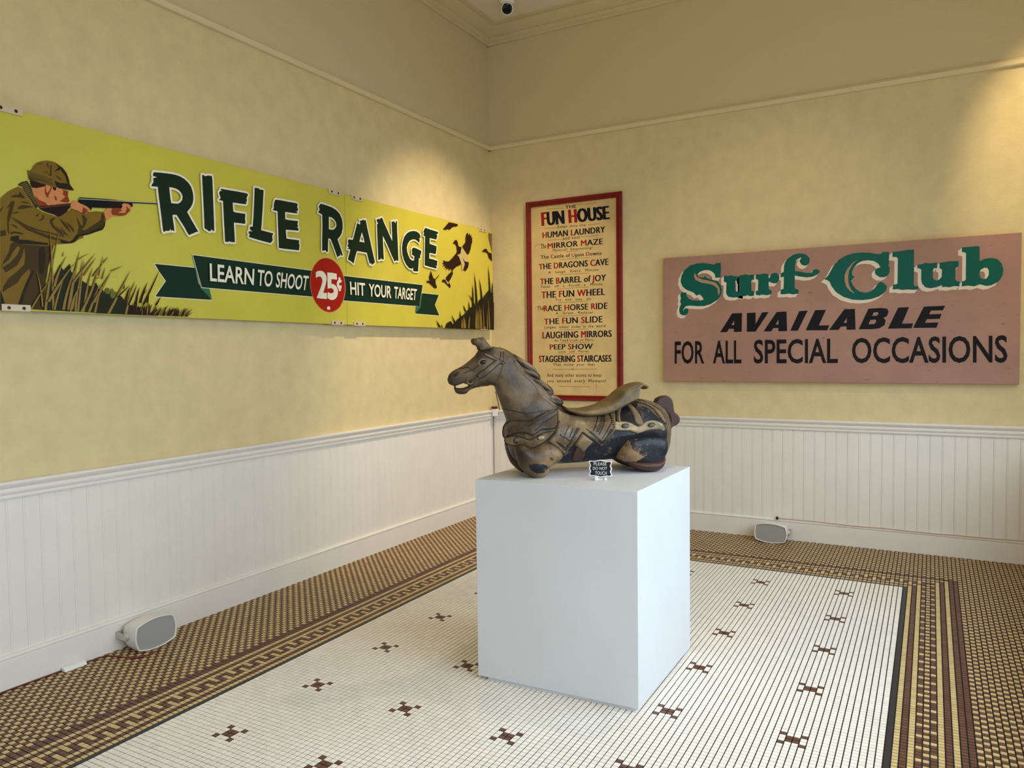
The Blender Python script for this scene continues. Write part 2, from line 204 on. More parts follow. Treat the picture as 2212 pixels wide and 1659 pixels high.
 ('collar_l','4.2747 2.2868 4.251 2.3013 4.2501 2.2984 4.2739 2.284'),
 ('collar_l','4.2701 2.2809 4.2479 2.2941 4.247 2.2912 4.2693 2.278'),
 ('collar_l','4.2655 2.2749 4.2448 2.2869 4.2439 2.284 4.2646 2.2721'),
 ('collar_l','4.2609 2.269 4.2416 2.2796 4.2408 2.2768 4.26 2.2661'),
 ('collar_l','4.2563 2.263 4.2385 2.2724 4.2377 2.2695 4.2554 2.2601'),
 ('collar_l','4.2516 2.257 4.2354 2.2651 4.2345 2.2622 4.2508 2.2541'),
 ('collar_l','4.247 2.251 4.2323 2.2579 4.2314 2.255 4.2461 2.2481'),
 ('collar_l','4.2423 2.245 4.2292 2.2506 4.2283 2.2477 4.2414 2.2421'),
 ('collar_l','4.2376 2.2389 4.226 2.2433 4.2251 2.2404 4.2368 2.236'),
 ('collar_l','4.2329 2.2329 4.2229 2.236 4.222 2.2331 4.2321 2.23'),
 ('collar_l','4.2283 2.2268 4.2197 2.2287 4.2188 2.2258 4.2274 2.2239'),
 ('collar_l','4.2235 2.2207 4.2166 2.2213 4.2157 2.2184 4.2227 2.2178'),
 ('skin','4.2365 2.2932 4.2013 2.3072 4.1756 2.3222 4.1425 2.3205 4.0986 2.3129 4.0683 2.3077 4.0688 2.2944 4.0718 2.286 4.0634 2.261 4.0718 2.2517 4.0881 2.2411 4.159 2.2245 4.2048 2.2171 4.2188 2.2404 4.23 2.2715'),
 ('skin_d','4.223 2.26 4.2038 2.2429 4.1789 2.2367 4.1667 2.2232 4.2074 2.2141 4.2168 2.2279'),
 ('skin_d','4.0987 2.3102 4.0683 2.3077 4.0718 2.286 4.0634 2.261 4.0744 2.2525 4.0877 2.2517 4.1113 2.253 4.1005 2.2627 4.084 2.2786 4.0968 2.2896 4.0911 2.3011'),
 ('skin_d','4.1365 2.2749 4.1263 2.2714 4.1231 2.2537 4.1321 2.2548'),
 ('skin_d','4.1756 2.3222 4.1451 2.3201 4.1456 2.307 4.1567 2.2843 4.1651 2.2648 4.155 2.2613 4.1703 2.2613 4.1797 2.2803'),
 ('skin','4.1719 2.319 4.1553 2.3208 4.1505 2.3113 4.1616 2.2886 4.1695 2.2821 4.1733 2.302'),
 ('hair','4.2425 2.3275 4.2153 2.3301 4.173 2.3227 4.176 2.3118 4.1964 2.303 4.2167 2.2955 4.2364 2.2957 4.242 2.3099'),
 ('hair','4.1427 2.3153 4.1246 2.3147 4.1278 2.2998 4.1381 2.3006'),
 ('hat','4.2358 2.3743 4.2226 2.3985 4.2097 2.4126 4.1867 2.4251 4.1612 2.4326 4.1381 2.4341 4.1176 2.4293 4.0946 2.4158 4.0744 2.391 4.0647 2.3665 4.0602 2.3435 4.0397 2.3168 4.0641 2.3138 4.109 2.3136 4.1503 2.3165 4.2007 2.3227 4.24 2.3292 4.2494 2.3388 4.253 2.3708 4.2434 2.369'),
 ('hat_b','4.2526 2.3704 4.2238 2.3666 4.1792 2.36 4.1438 2.3514 4.1243 2.3213 4.1503 2.3178 4.2006 2.3239 4.24 2.33 4.2493 2.3413'),
 ('coat_d','4.2485 2.3629 4.1993 2.3587 4.1413 2.3498 4.1414 2.3487 4.1993 2.3576 4.2485 2.3619'),
 ('coat_d','4.2487 2.3579 4.1995 2.3544 4.1415 2.3458 4.1415 2.3447 4.1995 2.3531 4.2487 2.3563'),
 ('coat_d','4.2489 2.3529 4.1996 2.3502 4.1416 2.3417 4.1417 2.3407 4.1997 2.3486 4.249 2.3507'),
 ('coat_d','4.2491 2.3478 4.1998 2.3459 4.1418 2.3377 4.1418 2.3367 4.1999 2.3441 4.2492 2.3452'),
 ('coat_d','4.2493 2.3428 4.2 2.3417 4.142 2.3337 4.142 2.3327 4.2 2.3395 4.2494 2.3396'),
 ('coat_d','4.2495 2.3378 4.2001 2.3374 4.1421 2.3297 4.1421 2.3286 4.2002 2.335 4.2496 2.334'),
 ('coat_d','4.2497 2.3328 4.2003 2.3332 4.1423 2.3257 4.1423 2.3246 4.2004 2.3305 4.2498 2.3284'),
 ('coat_k','4.1338 2.3455 4.1081 2.3386 4.0762 2.3432 4.0577 2.3387 4.0397 2.3168 4.0614 2.3137 4.109 2.3136 4.1244 2.3186'),
 ('coat_k','4.128 2.4284 4.1128 2.4199 4.0921 2.4137 4.0743 2.3936 4.0635 2.3641 4.0604 2.3382 4.0735 2.3464 4.0803 2.3767 4.0929 2.3926 4.1029 2.4036 4.1216 2.3921 4.1322 2.3874 4.1187 2.4018 4.1104 2.4125'),
 ('coat_d','4.2099 2.4062 4.1846 2.4153 4.1873 2.4109 4.2025 2.4052'),
 ('coat_d','4.1667 2.4203 4.1592 2.4181 4.1574 2.3991 4.1623 2.402'),
 ('coat_d','4.19 2.372 4.1605 2.383 4.1659 2.3768'),
 ('coat_d','4.1491 2.415 4.1435 2.4136 4.1454 2.364 4.151 2.3642 4.1673 2.3726 4.1521 2.3705'),
 ('coat_d','4.1262 2.3729 4.1071 2.3636 4.0945 2.3503 4.1151 2.3595'),
 ('stock','4.2074 2.2141 4.1537 2.2279 4.0597 2.2523 4.0646 2.2303 4.0814 2.2079 4.1033 2.1888 4.1221 2.1781 4.1399 2.1859 4.1806 2.1927 4.2054 2.2017'),
 ('stock_l','4.21 2.2099 4.1278 2.2321 4.0613 2.2468 4.0614 2.2428 4.128 2.2255 4.2053 2.2042'),
 ('gun','4.0161 2.2876 3.886 2.3017 3.8543 2.3046 3.7395 2.3123 3.5674 2.3313 3.5675 2.3265 3.737 2.305 3.8549 2.2895 3.8761 2.286 3.8785 2.257 3.9551 2.2481 3.9608 2.2306 3.9764 2.2197 3.9813 2.2226 3.9704 2.2437 3.9999 2.2584 4.027 2.2576'),
 ('gun_l','4.0175 2.2816 3.933 2.2914 3.8545 2.3001 3.7451 2.3131 3.5688 2.3338 3.5674 2.3313 3.7452 2.3095 3.8546 2.297 3.9331 2.2884 4.0189 2.278'),
 ('stock','3.8797 2.2953 3.7397 2.3058 3.7361 2.291 3.7491 2.2786 3.8019 2.2678 3.8811 2.2578'),
 ('skin','4.0618 2.2388 4.0512 2.262 4.0388 2.2701 4.0098 2.2568 3.9802 2.2495 3.9619 2.2353 3.966 2.2261 3.9762 2.2233 3.9861 2.2267 3.9917 2.2112 4.0065 2.2138 4.0284 2.2225 4.0598 2.2272'),
 ('skin_d','4.0004 2.2438 3.9758 2.2331 3.9811 2.2274 3.9918 2.2088 4.0066 2.2126'),
 ('skin','3.8938 2.236 3.8773 2.2559 3.802 2.2652 3.7932 2.2818 3.7984 2.2886 3.7844 2.2972 3.7596 2.2974 3.746 2.2868 3.7497 2.2632 3.7784 2.2384 3.8088 2.2287 3.8494 2.2227 3.8849 2.1925 3.8892 2.2168'),
 ('skin_d','3.8567 2.2416 3.8506 2.2601 3.8074 2.2656 3.7968 2.2584 3.8218 2.2419 3.7807 2.2482 3.7717 2.27 3.7739 2.2849 3.7604 2.2743 3.7524 2.2653 3.7812 2.2367 3.8088 2.2287 3.8492 2.2277'),
 ('duck','0.8069 2.6226 0.6767 2.6259 0.6664 2.6136 0.6905 2.6031 0.7432 2.5937 0.7827 2.5705 0.8088 2.5564 0.8149 2.5662 0.8597 2.5517 0.8973 2.5516 0.8588 2.5814'),
 ('duck','0.5089 2.574 0.4957 2.5499 0.4741 2.5748 0.4679 2.5459 0.4436 2.5639 0.4501 2.5333 0.4301 2.5395 0.4408 2.5121 0.4311 2.5058 0.4517 2.4735 0.464 2.4349 0.4933 2.3872 0.5212 2.3805 0.5481 2.4035 0.6016 2.4415 0.5459 2.4847 0.5446 2.529 0.53 2.5602'),
 ('duck','0.6832 2.3961 0.6778 2.3532 0.6254 2.3149 0.6332 2.2777 0.7004 2.257 0.7538 2.2234 0.7801 2.2104 0.7859 2.2349 0.8187 2.2092 0.8244 2.235 0.8632 2.2103 0.8497 2.2398 0.8881 2.2201 0.8683 2.2523 0.9127 2.2362 0.887 2.2611 0.9207 2.2615 0.8928 2.2747 0.9048 2.2932 0.8674 2.2842 0.8164 2.2891 0.7639 2.3228 0.6971 2.3729'),
 ('duck','0.723 2.478 0.6938 2.4873 0.6745 2.4694 0.6622 2.4346 0.6153 2.4327 0.6237 2.3734 0.684 2.3671 0.6928 2.4311 0.7146 2.4502 0.7499 2.4497'),
 ('duck_l','0.6153 2.4327 0.5754 2.4079 0.5083 2.3486 0.4981 2.3125 0.5512 2.2927 0.5938 2.2373 0.6143 2.2282 0.6195 2.2863 0.6644 2.3546 0.6303 2.38'),
 ('duck','0.6043 2.3462 0.5644 2.3135 0.4981 2.3125 0.5105 2.2668 0.553 2.2298 0.5938 2.2373 0.565 2.2914'),
 ('duck','1.0847 2.1877 1.0677 2.1547 1.0505 2.1285 1.0205 2.1239 0.958 2.172 0.9835 2.1407 1.0207 2.117 1.0215 2.0892 1.0006 2.0559 1.0167 2.0465 1.0467 2.0528 1.0939 2.0771 1.129 2.0883 1.1502 2.0833 1.1463 2.0972 1.1285 2.1033 1.0991 2.1007 1.1136 2.1305'),
 ('duck','0.7605 2.2156 0.7574 2.1872 0.795 2.1412 0.8214 2.1178 0.7966 2.0839 0.8037 2.0619 0.8352 2.0812 0.8852 2.106 0.9288 2.1099 0.9158 2.1284 0.8907 2.1303 0.8594 2.1221 0.865 2.15 0.8195 2.1821'),
 ('duck_l','0.8781 2.1313 0.8569 2.1223 0.8154 2.104 0.8412 2.095'),
 ('duck','0.2699 2.4336 0.2247 2.4615 0.1872 2.4657 0.1577 2.438 0.0937 2.4332 0.091 2.3593 0.1439 2.3852 0.1731 2.4287 0.2031 2.4332'),
 ('trunk','0.1453 2.6174 0.0842 2.6159 0.0889 2.4376 0.1102 2.5054 0.1394 2.5562'),
 ('bush','4.1912 1.7356 4.1768 1.8697 4.1528 1.895 4.1224 1.9542 4.1069 1.9272 4.0744 1.9635 4.071 1.9255 4.0475 1.9033 3.9745 1.86 3.9482 1.8816 3.9397 1.8624 3.9446 1.7332'),
 ('bush','3.9683 1.7309 3.9626 1.8795 3.9489 1.8778 3.9471 1.8512 3.919 1.853 3.9084 1.8348 3.899 1.857 3.8819 1.8581 3.8777 1.8176 3.8568 1.8352 3.8163 1.821 3.7879 1.7837 3.703 1.7679 3.6155 1.7297'),
 ('bush_l','3.9042 1.8323 3.899 1.857 3.8875 1.8605 3.8794 1.8474 3.883 1.8281'),
 ('bush_l','3.8777 1.8176 3.8734 1.8532 3.8646 1.8593 3.855 1.8435 3.842 1.8415 3.8518 1.8135 3.8665 1.8072'),
 ('bush','0.8964 1.7162 0.8699 1.7594 0.8053 1.7826 0.7671 1.7548 0.7001 1.8001 0.5911 1.8477 0.4925 1.911 0.4502 1.9166 0.3932 1.9154 0.3334 1.9865 0.2742 2.005 0.198 2.0633 0.1518 2.0895 0.0763 2.0394 0.0723 1.7191'),
 ('bush_k','0.2777 1.8744 0.1858 1.9555 0.0655 1.977 0.0723 1.7191 0.4272 1.7179'),
]
RIFLE_BLADES=[
 ('reed','4.2003 1.7352 4.1759 1.8932 4.1211 2.1102',0.0105),
 ('reed','4.1634 1.7391 4.158 2.0001 4.165 2.1184',0.0093),
 ('reed','4.2631 1.7373 4.2247 1.8084 4.1572 1.8993',0.0075),
 ('reed','4.1851 1.7756 4.1253 1.8782 4.0499 1.9706',0.0137),
 ('reed','4.078 1.7426 4.0356 1.8317 4.0147 1.9885',0.0097),
 ('reed','4.0925 1.742 4.0622 1.9022 4.0256 2.0286',0.0144),
 ('reed','4.1164 1.741 4.0983 1.8397 4.0457 1.9517',0.0118),
 ('reed','4.1588 1.7393 4.1396 1.8134 4.1056 1.8987',0.0093),
 ('reed','4.0194 1.7353 3.9938 1.8832 3.9633 1.9543',0.01),
 ('reed','4.0467 1.7342 4.0229 1.9053 4.0048 1.9895',0.0089),
 ('reed','4.1546 1.8478 4.143 1.9076 4.0898 2.0001',0.0117),
 ('reed','4.0658 1.8707 4.0114 1.9451 3.9479 2.0247',0.0112),
 ('reed','4.0102 1.9112 3.9809 1.9576 3.9435 2.0054',0.0085),
 ('reed','4.0294 1.7349 3.9622 1.8485 3.9363 1.9518',0.0124),
 ('reed','3.9918 1.7363 3.9641 1.7991 3.933 1.8753',0.0116),
 ('reed','4.2111 1.7511 4.2162 1.8529 4.2307 1.9119',0.0059),
 ('reed','4.0589 1.7337 4.0508 1.8187 4.0337 1.8802',0.0098),
 ('reed','4.0832 1.7328 4.0708 1.8054 4.0244 1.8664',0.0087),
 ('reed','4.0321 1.9868 4.009 2.0085 3.9734 2.022',0.006),
 ('reed','4.1091 1.9934 4.1062 2.0056 4.1034 2.0177',0.0034),
 ('reed','3.9663 1.7831 3.9247 1.8526 3.8671 1.9437',0.0166),
 ('reed','3.87 1.9448 3.8405 1.9596 3.803 1.9773',0.0116),
 ('reed','3.9627 1.7325 3.9562 1.7569 3.9208 1.8798',0.0111),
 ('reed','3.9622 1.8902 3.9363 1.9163 3.8768 1.917',0.0067),
 ('reed','3.8768 1.917 3.8478 1.9179 3.8276 1.9126',0.0069),
 ('reed','3.9335 1.9165 3.9232 1.9658 3.9072 2.0171',0.0051),
 ('reed','3.9614 1.9116 3.935 1.9486 3.9084 1.9833',0.0122),
 ('reed','3.9084 1.9833 3.8966 1.9979 3.8817 2.0151',0.0063),
 ('reed','3.9172 1.9017 3.9075 1.9348 3.8994 1.9598',0.0056),
 ('reed','3.8923 1.7324 3.8429 1.8168 3.7633 1.9581',0.0143),
 ('reed','3.7988 1.7331 3.7816 1.7923 3.7604 1.8745',0.0108),
 ('reed','3.7675 1.8461 3.7543 1.875 3.7412 1.9011',0.0061),
 ('duck','3.6961 1.7852 3.6488 1.8707 3.5951 1.9727',0.0081),
 ('duck','3.843 1.814 3.8035 1.8467 3.7723 1.8807',0.0064),
 ('duck','3.803 1.8606 3.8025 1.8717 3.7976 1.8845',0.0041),
 ('duck','3.7997 1.7887 3.786 1.8339 3.771 1.8738',0.009),
 ('duck','3.7821 1.7784 3.7497 1.836 3.7294 1.8879',0.0066),
 ('duck','3.7396 1.7803 3.7311 1.8427 3.713 1.8749',0.008),
 ('duck','3.7145 1.7928 3.7001 1.8446 3.6682 1.9036',0.0105),
 ('duck','3.7072 1.8215 3.6906 1.848 3.6678 1.8694',0.005),
 ('duck','3.6738 1.7948 3.6698 1.8179 3.6627 1.8383',0.0076),
 ('duck','3.6231 1.7858 3.6094 1.8067 3.5939 1.8307',0.0084),
 ('duck','3.7059 1.731 3.7033 1.7499 3.6991 1.7689',0.0048),
 ('duck','3.4644 1.7314 3.4581 1.7539 3.4471 1.7767',0.0048),
 ('reed','3.7271 1.731 3.7195 1.7499 3.7058 1.7692',0.0066),
 ('duck','3.5079 1.7313 3.496 1.7481 3.4743 1.7653',0.0075),
 ('duck','3.4785 1.7313 3.4649 1.7509 3.4399 1.771',0.0043),
 ('duck','3.6246 1.7311 3.6134 1.7528 3.5932 1.7749',0.0046),
 ('duck','3.4678 1.7314 3.4506 1.7554 3.419 1.7803',0.0055),
 ('reed','3.5806 1.7312 3.5748 1.75 3.5648 1.769',0.0035),
 ('duck','3.7688 1.7309 3.7644 1.7609 3.7572 1.7911',0.0044),
 ('duck','3.4347 1.7314 3.4285 1.748 3.4176 1.7648',0.0049),
 ('reed','3.6653 1.7311 3.6583 1.7583 3.6461 1.7858',0.0036),
 ('duck','3.7638 1.7309 3.7592 1.7532 3.7512 1.7758',0.0044),
 ('reed','3.7255 1.731 3.7192 1.7556 3.7082 1.7805',0.0072),
 ('reed','3.5318 1.7313 3.5255 1.7499 3.5144 1.7687',0.007),
 ('duck','3.6465 1.7311 3.6363 1.7616 3.6182 1.7926',0.0041),
 ('duck','3.6349 1.7311 3.6232 1.75 3.6018 1.7694',0.0033),
 ('duck','3.7693 1.7309 3.7662 1.752 3.761 1.7732',0.0034),
 ('duck','3.4405 1.7314 3.4372 1.7453 3.4315 1.7593',0.0043),
 ('duck','3.5527 1.7312 3.5441 1.746 3.5286 1.761',0.008),
 ('reed','3.7438 1.7309 3.7397 1.7588 3.7329 1.7867',0.0051),
 ('duck','3.704 1.731 3.6992 1.7538 3.691 1.7768',0.007),
 ('duck','3.4966 1.7313 3.4905 1.7457 3.4796 1.7602',0.0044),
 ('reed','3.7075 1.731 3.7052 1.7616 3.7021 1.7924',0.0055),
 ('reed','3.4372 1.7314 3.4224 1.755 3.3953 1.7793',0.0072),
 ('reed','3.6174 1.7311 3.606 1.7482 3.5852 1.7657',0.0074),
 ('reed','3.6719 1.731 3.6642 1.7595 3.6509 1.7882',0.0055),
 ('reed','3.5606 1.7312 3.5462 1.7524 3.5197 1.7743',0.0037),
 ('reed','3.4445 1.7314 3.4413 1.7519 3.4359 1.7725',0.0041),
 ('duck','3.4455 1.7314 3.4403 1.7438 3.431 1.7563',0.0062),
 ('reed','3.5276 1.7313 3.5254 1.7512 3.5221 1.7712',0.0035),
 ('reed','3.4799 1.7313 3.4643 1.7535 3.4358 1.7763',0.0061),
 ('reed','3.479 1.7313 3.4712 1.7518 3.4571 1.7725',0.0071),
 ('duck','3.6254 1.7311 3.6232 1.7518 3.62 1.7724',0.0055),
 ('reed','3.4842 1.7313 3.4761 1.7468 3.4614 1.7625',0.006),
 ('duck','3.7805 1.7309 3.7783 1.7657 3.7755 1.8007',0.0046),
 ('reed','3.5127 1.7313 3.5031 1.7478 3.4858 1.7647',0.0039),
 ('duck','3.7464 1.7309 3.7417 1.7607 3.7337 1.7907',0.0067),
 ('duck','3.5166 1.7313 3.5114 1.7533 3.5024 1.7755',0.0074),
 ('duck','3.6424 1.7311 3.6316 1.7571 3.6123 1.7836',0.0039),
 ('duck','3.6174 1.7311 3.6055 1.7531 3.5839 1.7755',0.0032),
 ('duck','3.6803 1.731 3.6724 1.7568 3.6584 1.7829',0.0034),
 ('reed','3.7028 1.731 3.695 1.7619 3.6814 1.7932',0.0059),
 ('duck','3.5528 1.7312 3.5381 1.7519 3.5113 1.7733',0.0075),
 ('duck','3.6824 1.731 3.6752 1.7628 3.6628 1.7949',0.0038),
 ('duck','3.5186 1.7313 3.5144 1.7525 3.5073 1.7738',0.004),
 ('duck','3.5047 1.7313 3.4966 1.7543 3.482 1.7776',0.0051),
 ('duck','3.5728 1.7312 3.5587 1.7492 3.5331 1.7678',0.0063),
 ('reed','3.6752 1.731 3.6735 1.7509 3.671 1.7707',0.0069),
 ('duck','3.5076 1.7313 3.5028 1.7575 3.4945 1.7838',0.0057),
 ('duck','3.5894 1.7312 3.5753 1.7599 3.5498 1.7893',0.0063),
 ('duck','3.5532 1.7312 3.5396 1.7556 3.5149 1.7807',0.0077),
 ('duck','3.648 1.7311 3.6391 1.7587 3.6234 1.7867',0.0042),
 ('duck','3.6753 1.731 3.6654 1.76 3.648 1.7895',0.0049),
 ('duck','3.5016 1.7313 3.4993 1.7491 3.4956 1.7669',0.006),
 ('duck','3.5468 1.7312 3.5314 1.7522 3.5031 1.7739',0.004),
 ('duck','3.7618 1.7309 3.7549 1.7681 3.7432 1.8056',0.0044),
 ('reed','3.754 1.7309 3.7473 1.7532 3.7355 1.7758',0.0063),
 ('duck','3.7351 1.7309 3.7275 1.7526 3.7141 1.7746',0.0065),
 ('duck','3.5513 1.7312 3.5455 1.757 3.5354 1.783',0.0041),
 ('duck','3.7523 1.7309 3.7503 1.7488 3.7474 1.7668',0.0073),
 ('duck','3.688 1.731 3.68 1.7631 3.666 1.7955',0.0073),
 ('duck','3.4791 1.7313 3.4651 1.7521 3.4394 1.7734',0.0061),
 ('duck','3.6145 1.7311 3.6072 1.7528 3.5943 1.7749',0.004),
 ('reed','3.4805 1.7313 3.4668 1.7488 3.4417 1.7668',0.005),
 ('duck','3.6547 1.7311 3.6445 1.7521 3.6263 1.7736',0.0075),
 ('duck','3.7338 1.731 3.727 1.7522 3.7151 1.7736',0.0055),
 ('reed','3.6235 1.7311 3.6127 1.7552 3.5931 1.7797',0.0065),
 ('reed','3.4632 1.7314 3.446 1.7497 3.4143 1.7687',0.0063),
 ('duck','3.7488 1.7309 3.7454 1.7607 3.7398 1.7906',0.0069),
 ('reed','3.5801 1.7312 3.575 1.7503 3.5662 1.7695',0.0063),
 ('reed','3.6818 1.731 3.677 1.7624 3.6689 1.794',0.007),
 ('duck','3.4737 1.7314 3.4593 1.7534 3.4331 1.7762',0.0059),
 ('duck','3.4384 1.7314 3.4229 1.7439 3.3942 1.7571',0.0062),
 ('reed','3.5809 1.7312 3.5782 1.7486 3.5738 1.7661',0.0075),
 ('duck','3.5456 1.7312 3.5317 1.7545 3.5066 1.7784',0.0033),
 ('duck','3.4919 1.7313 3.4894 1.7525 3.4853 1.7738',0.0036),
 ('duck','3.6231 1.7311 3.6116 1.7498 3.5909 1.769',0.0069),
 ('duck','3.685 1.731 3.683 1.7548 3.6802 1.7786',0.0075),
 ('reed','3.5248 1.7313 3.5123 1.7519 3.4896 1.7731',0.0067),
 ('reed','3.6372 1.7311 3.6264 1.7483 3.6068 1.766',0.0044),
 ('duck','3.5242 1.7313 3.5094 1.7528 3.4823 1.7751',0.0063),
 ('duck','3.6992 1.731 3.6955 1.7551 3.6894 1.7794',0.0072),
 ('duck','3.7405 1.7309 3.7326 1.7619 3.7188 1.7932',0.0034),
 ('duck','3.7141 1.731 3.7057 1.7648 3.691 1.7991',0.0036),
 ('duck','3.6705 1.731 3.6672 1.7572 3.6619 1.7836',0.0069),
 ('duck','3.7466 1.7309 3.7413 1.7664 3.7325 1.8021',0.0069),
 ('duck','3.7592 1.7309 3.7534 1.7647 3.7437 1.7987',0.0063),
 ('duck','3.7243 1.731 3.7207 1.751 3.7146 1.7713',0.0074),
 ('duck','3.5777 1.7312 3.5735 1.7559 3.5663 1.7808',0.0077),
 ('reed','3.4519 1.7314 3.4483 1.756 3.4424 1.7808',0.0069),
 ('duck','3.5559 1.7312 3.5511 1.7515 3.543 1.772',0.0055),
 ('reed','3.5992 1.7312 3.5885 1.7534 3.5691 1.7761',0.0068),
 ('duck','3.7716 1.7309 3.7691 1.7514 3.7652 1.7719',0.0039),
 ('reed','3.5714 1.7312 3.5602 1.7508 3.54 1.7709',0.0042),
 ('duck','3.6679 1.7311 3.6657 1.761 3.6626 1.791',0.0068),
 ('bush_k','0.3842 1.7187 0.3625 1.985 0.4131 2.2306',0.0347),
 ('bush_k','0.267 1.721 0.274 2.0127 0.328 2.1846',0.0327),
 ('bush_k','0.1387 1.7234 0.1283 2.1144 0.1686 2.3131',0.0307),
 ('bush_k','0.4553 1.7324 0.4332 2.0189 0.4445 2.1231',0.0255),
 ('bush_k','0.4147 1.9144 0.4478 2.003 0.5312 2.0244',0.0229),
 ('bush_k','0.6486 1.7284 0.6466 1.8018 0.6618 1.8817',0.0243),
 ('bush_k','0.7021 1.7273 0.7533 1.7841 0.7935 1.8332',0.0239),
 ('bush_k','0.9711 1.7217 0.9947 1.7562 1.0245 1.7798',0.0198),
 ('bush_k','0.9338 1.7225 0.9458 1.7399 0.9517 1.7503',0.0125),
 ('bush_k','0.4971 1.7465 0.5067 1.903 0.5119 1.9697',0.0224),
 ('bush_k','0.563 1.8709 0.5894 1.9068 0.6024 1.9283',0.0165),
 ('bush_k','0.3261 1.7198 0.3062 1.9116 0.3112 1.9953',0.0352),
 ('bush_k','0.096 1.8813 0.1052 2.1159 0.0883 2.1719',0.0217),
 ('bush_k','0.2155 1.9696 0.1388 2.0046 0.063 2.0716',0.03),
 ('bush_k','0.303 1.7222 0.3 1.8345 0.3212 1.9455',0.0173),
 ('reed','0.3119 1.7222 0.3158 1.8128 0.3135 1.9034',0.0194),
 ('bush_k','0.5699 1.7237 0.5745 1.7755 0.5902 1.8267',0.0221),
 ('reed','0.3023 1.7222 0.3066 1.8151 0.3081 1.908',0.0206),
 ('bush_k','0.181 1.7214 0.1692 1.8367 0.1733 1.9515',0.0161),
 ('reed','0.3876 1.7227 0.3836 1.8082 0.3713 1.894',0.0133),
 ('bush_k','0.5138 1.7234 0.518 1.7916 0.533 1.8592',0.0149),
 ('reed','0.618 1.724 0.6198 1.7681 0.6089 1.8124',0.0143),
 ('bush_k','0.5771 1.7238 0.5748 1.7784 0.5513 1.8338',0.0239),
 ('reed','0.6366 1.7241 0.6349 1.7641 0.6322 1.804',0.0166),
 ('bush_k','0.2052 1.7216 0.203 1.8201 0.2205 1.9177',0.0256),
 ('reed','0.4016 1.7227 0.4051 1.8172 0.3855 1.9124',0.0207),
 ('bush_k','0.7736 1.725 0.7671 1.7456 0.792 1.7655',0.0227),
 ('reed','0.2633 1.7219 0.2597 1.8286 0.2702 1.9347',0.0141),
 ('bush_k','0.4869 1.7232 0.4897 1.798 0.4842 1.8729',0.0162),
 ('reed','0.3326 1.7223 0.3229 1.8298 0.3379 1.9363',0.0186),
 ('bush_k','0.8052 1.7251 0.7993 1.7399 0.7883 1.7548',0.0124),
 ('reed','0.5163 1.7234 0.5161 1.7759 0.4926 1.8292',0.0161),
 ('bush_k','0.2179 1.7216 0.2087 1.8514 0.2271 1.9799',0.026),
 ('reed','0.1595 1.7213 0.1646 1.864 0.1791 2.0058',0.0178),
 ('bush_k','0.4572 1.7231 0.4622 1.792 0.4462 1.8616',0.0213),
 ('reed','0.3766 1.7226 0.3734 1.8071 0.3621 1.8919',0.0138),
 ('bush_k','0.5143 1.7234 0.5195 1.7772 0.4982 1.8318',0.0166),
 ('reed','0.5813 1.7238 0.5785 1.7711 0.5975 1.8177',0.0202),
 ('bush_k','0.7612 1.7249 0.7659 1.7481 0.7473 1.7718',0.0182),
 ('reed','0.5222 1.7235 0.523 1.7798 0.5061 1.8368',0.0191),
 ('bush_k','0.4439 1.723 0.4399 1.7896 0.457 1.8554',0.019),
 ('reed','0.3614 1.7225 0.3575 1.8106 0.3529 1.8988',0.0156),
 ('bush_k','0.1329 1.7211 0.1252 1.8541 0.1005 1.9879',0.0201),
 ('reed','0.5858 1.7238 0.5876 1.7708 0.5931 1.8176',0.0163),
 ('bush_k','0.6695 1.7243 0.6718 1.7607 0.6738 1.7971',0.02),
 ('reed','0.5978 1.7239 0.5914 1.7779 0.6032 1.8313',0.0226),
 ('bush_k','0.6913 1.7245 0.6825 1.7543 0.7119 1.7832',0.0121),
 ('reed','0.2018 1.7216 0.1966 1.812 0.1939 1.9024',0.0166),
]
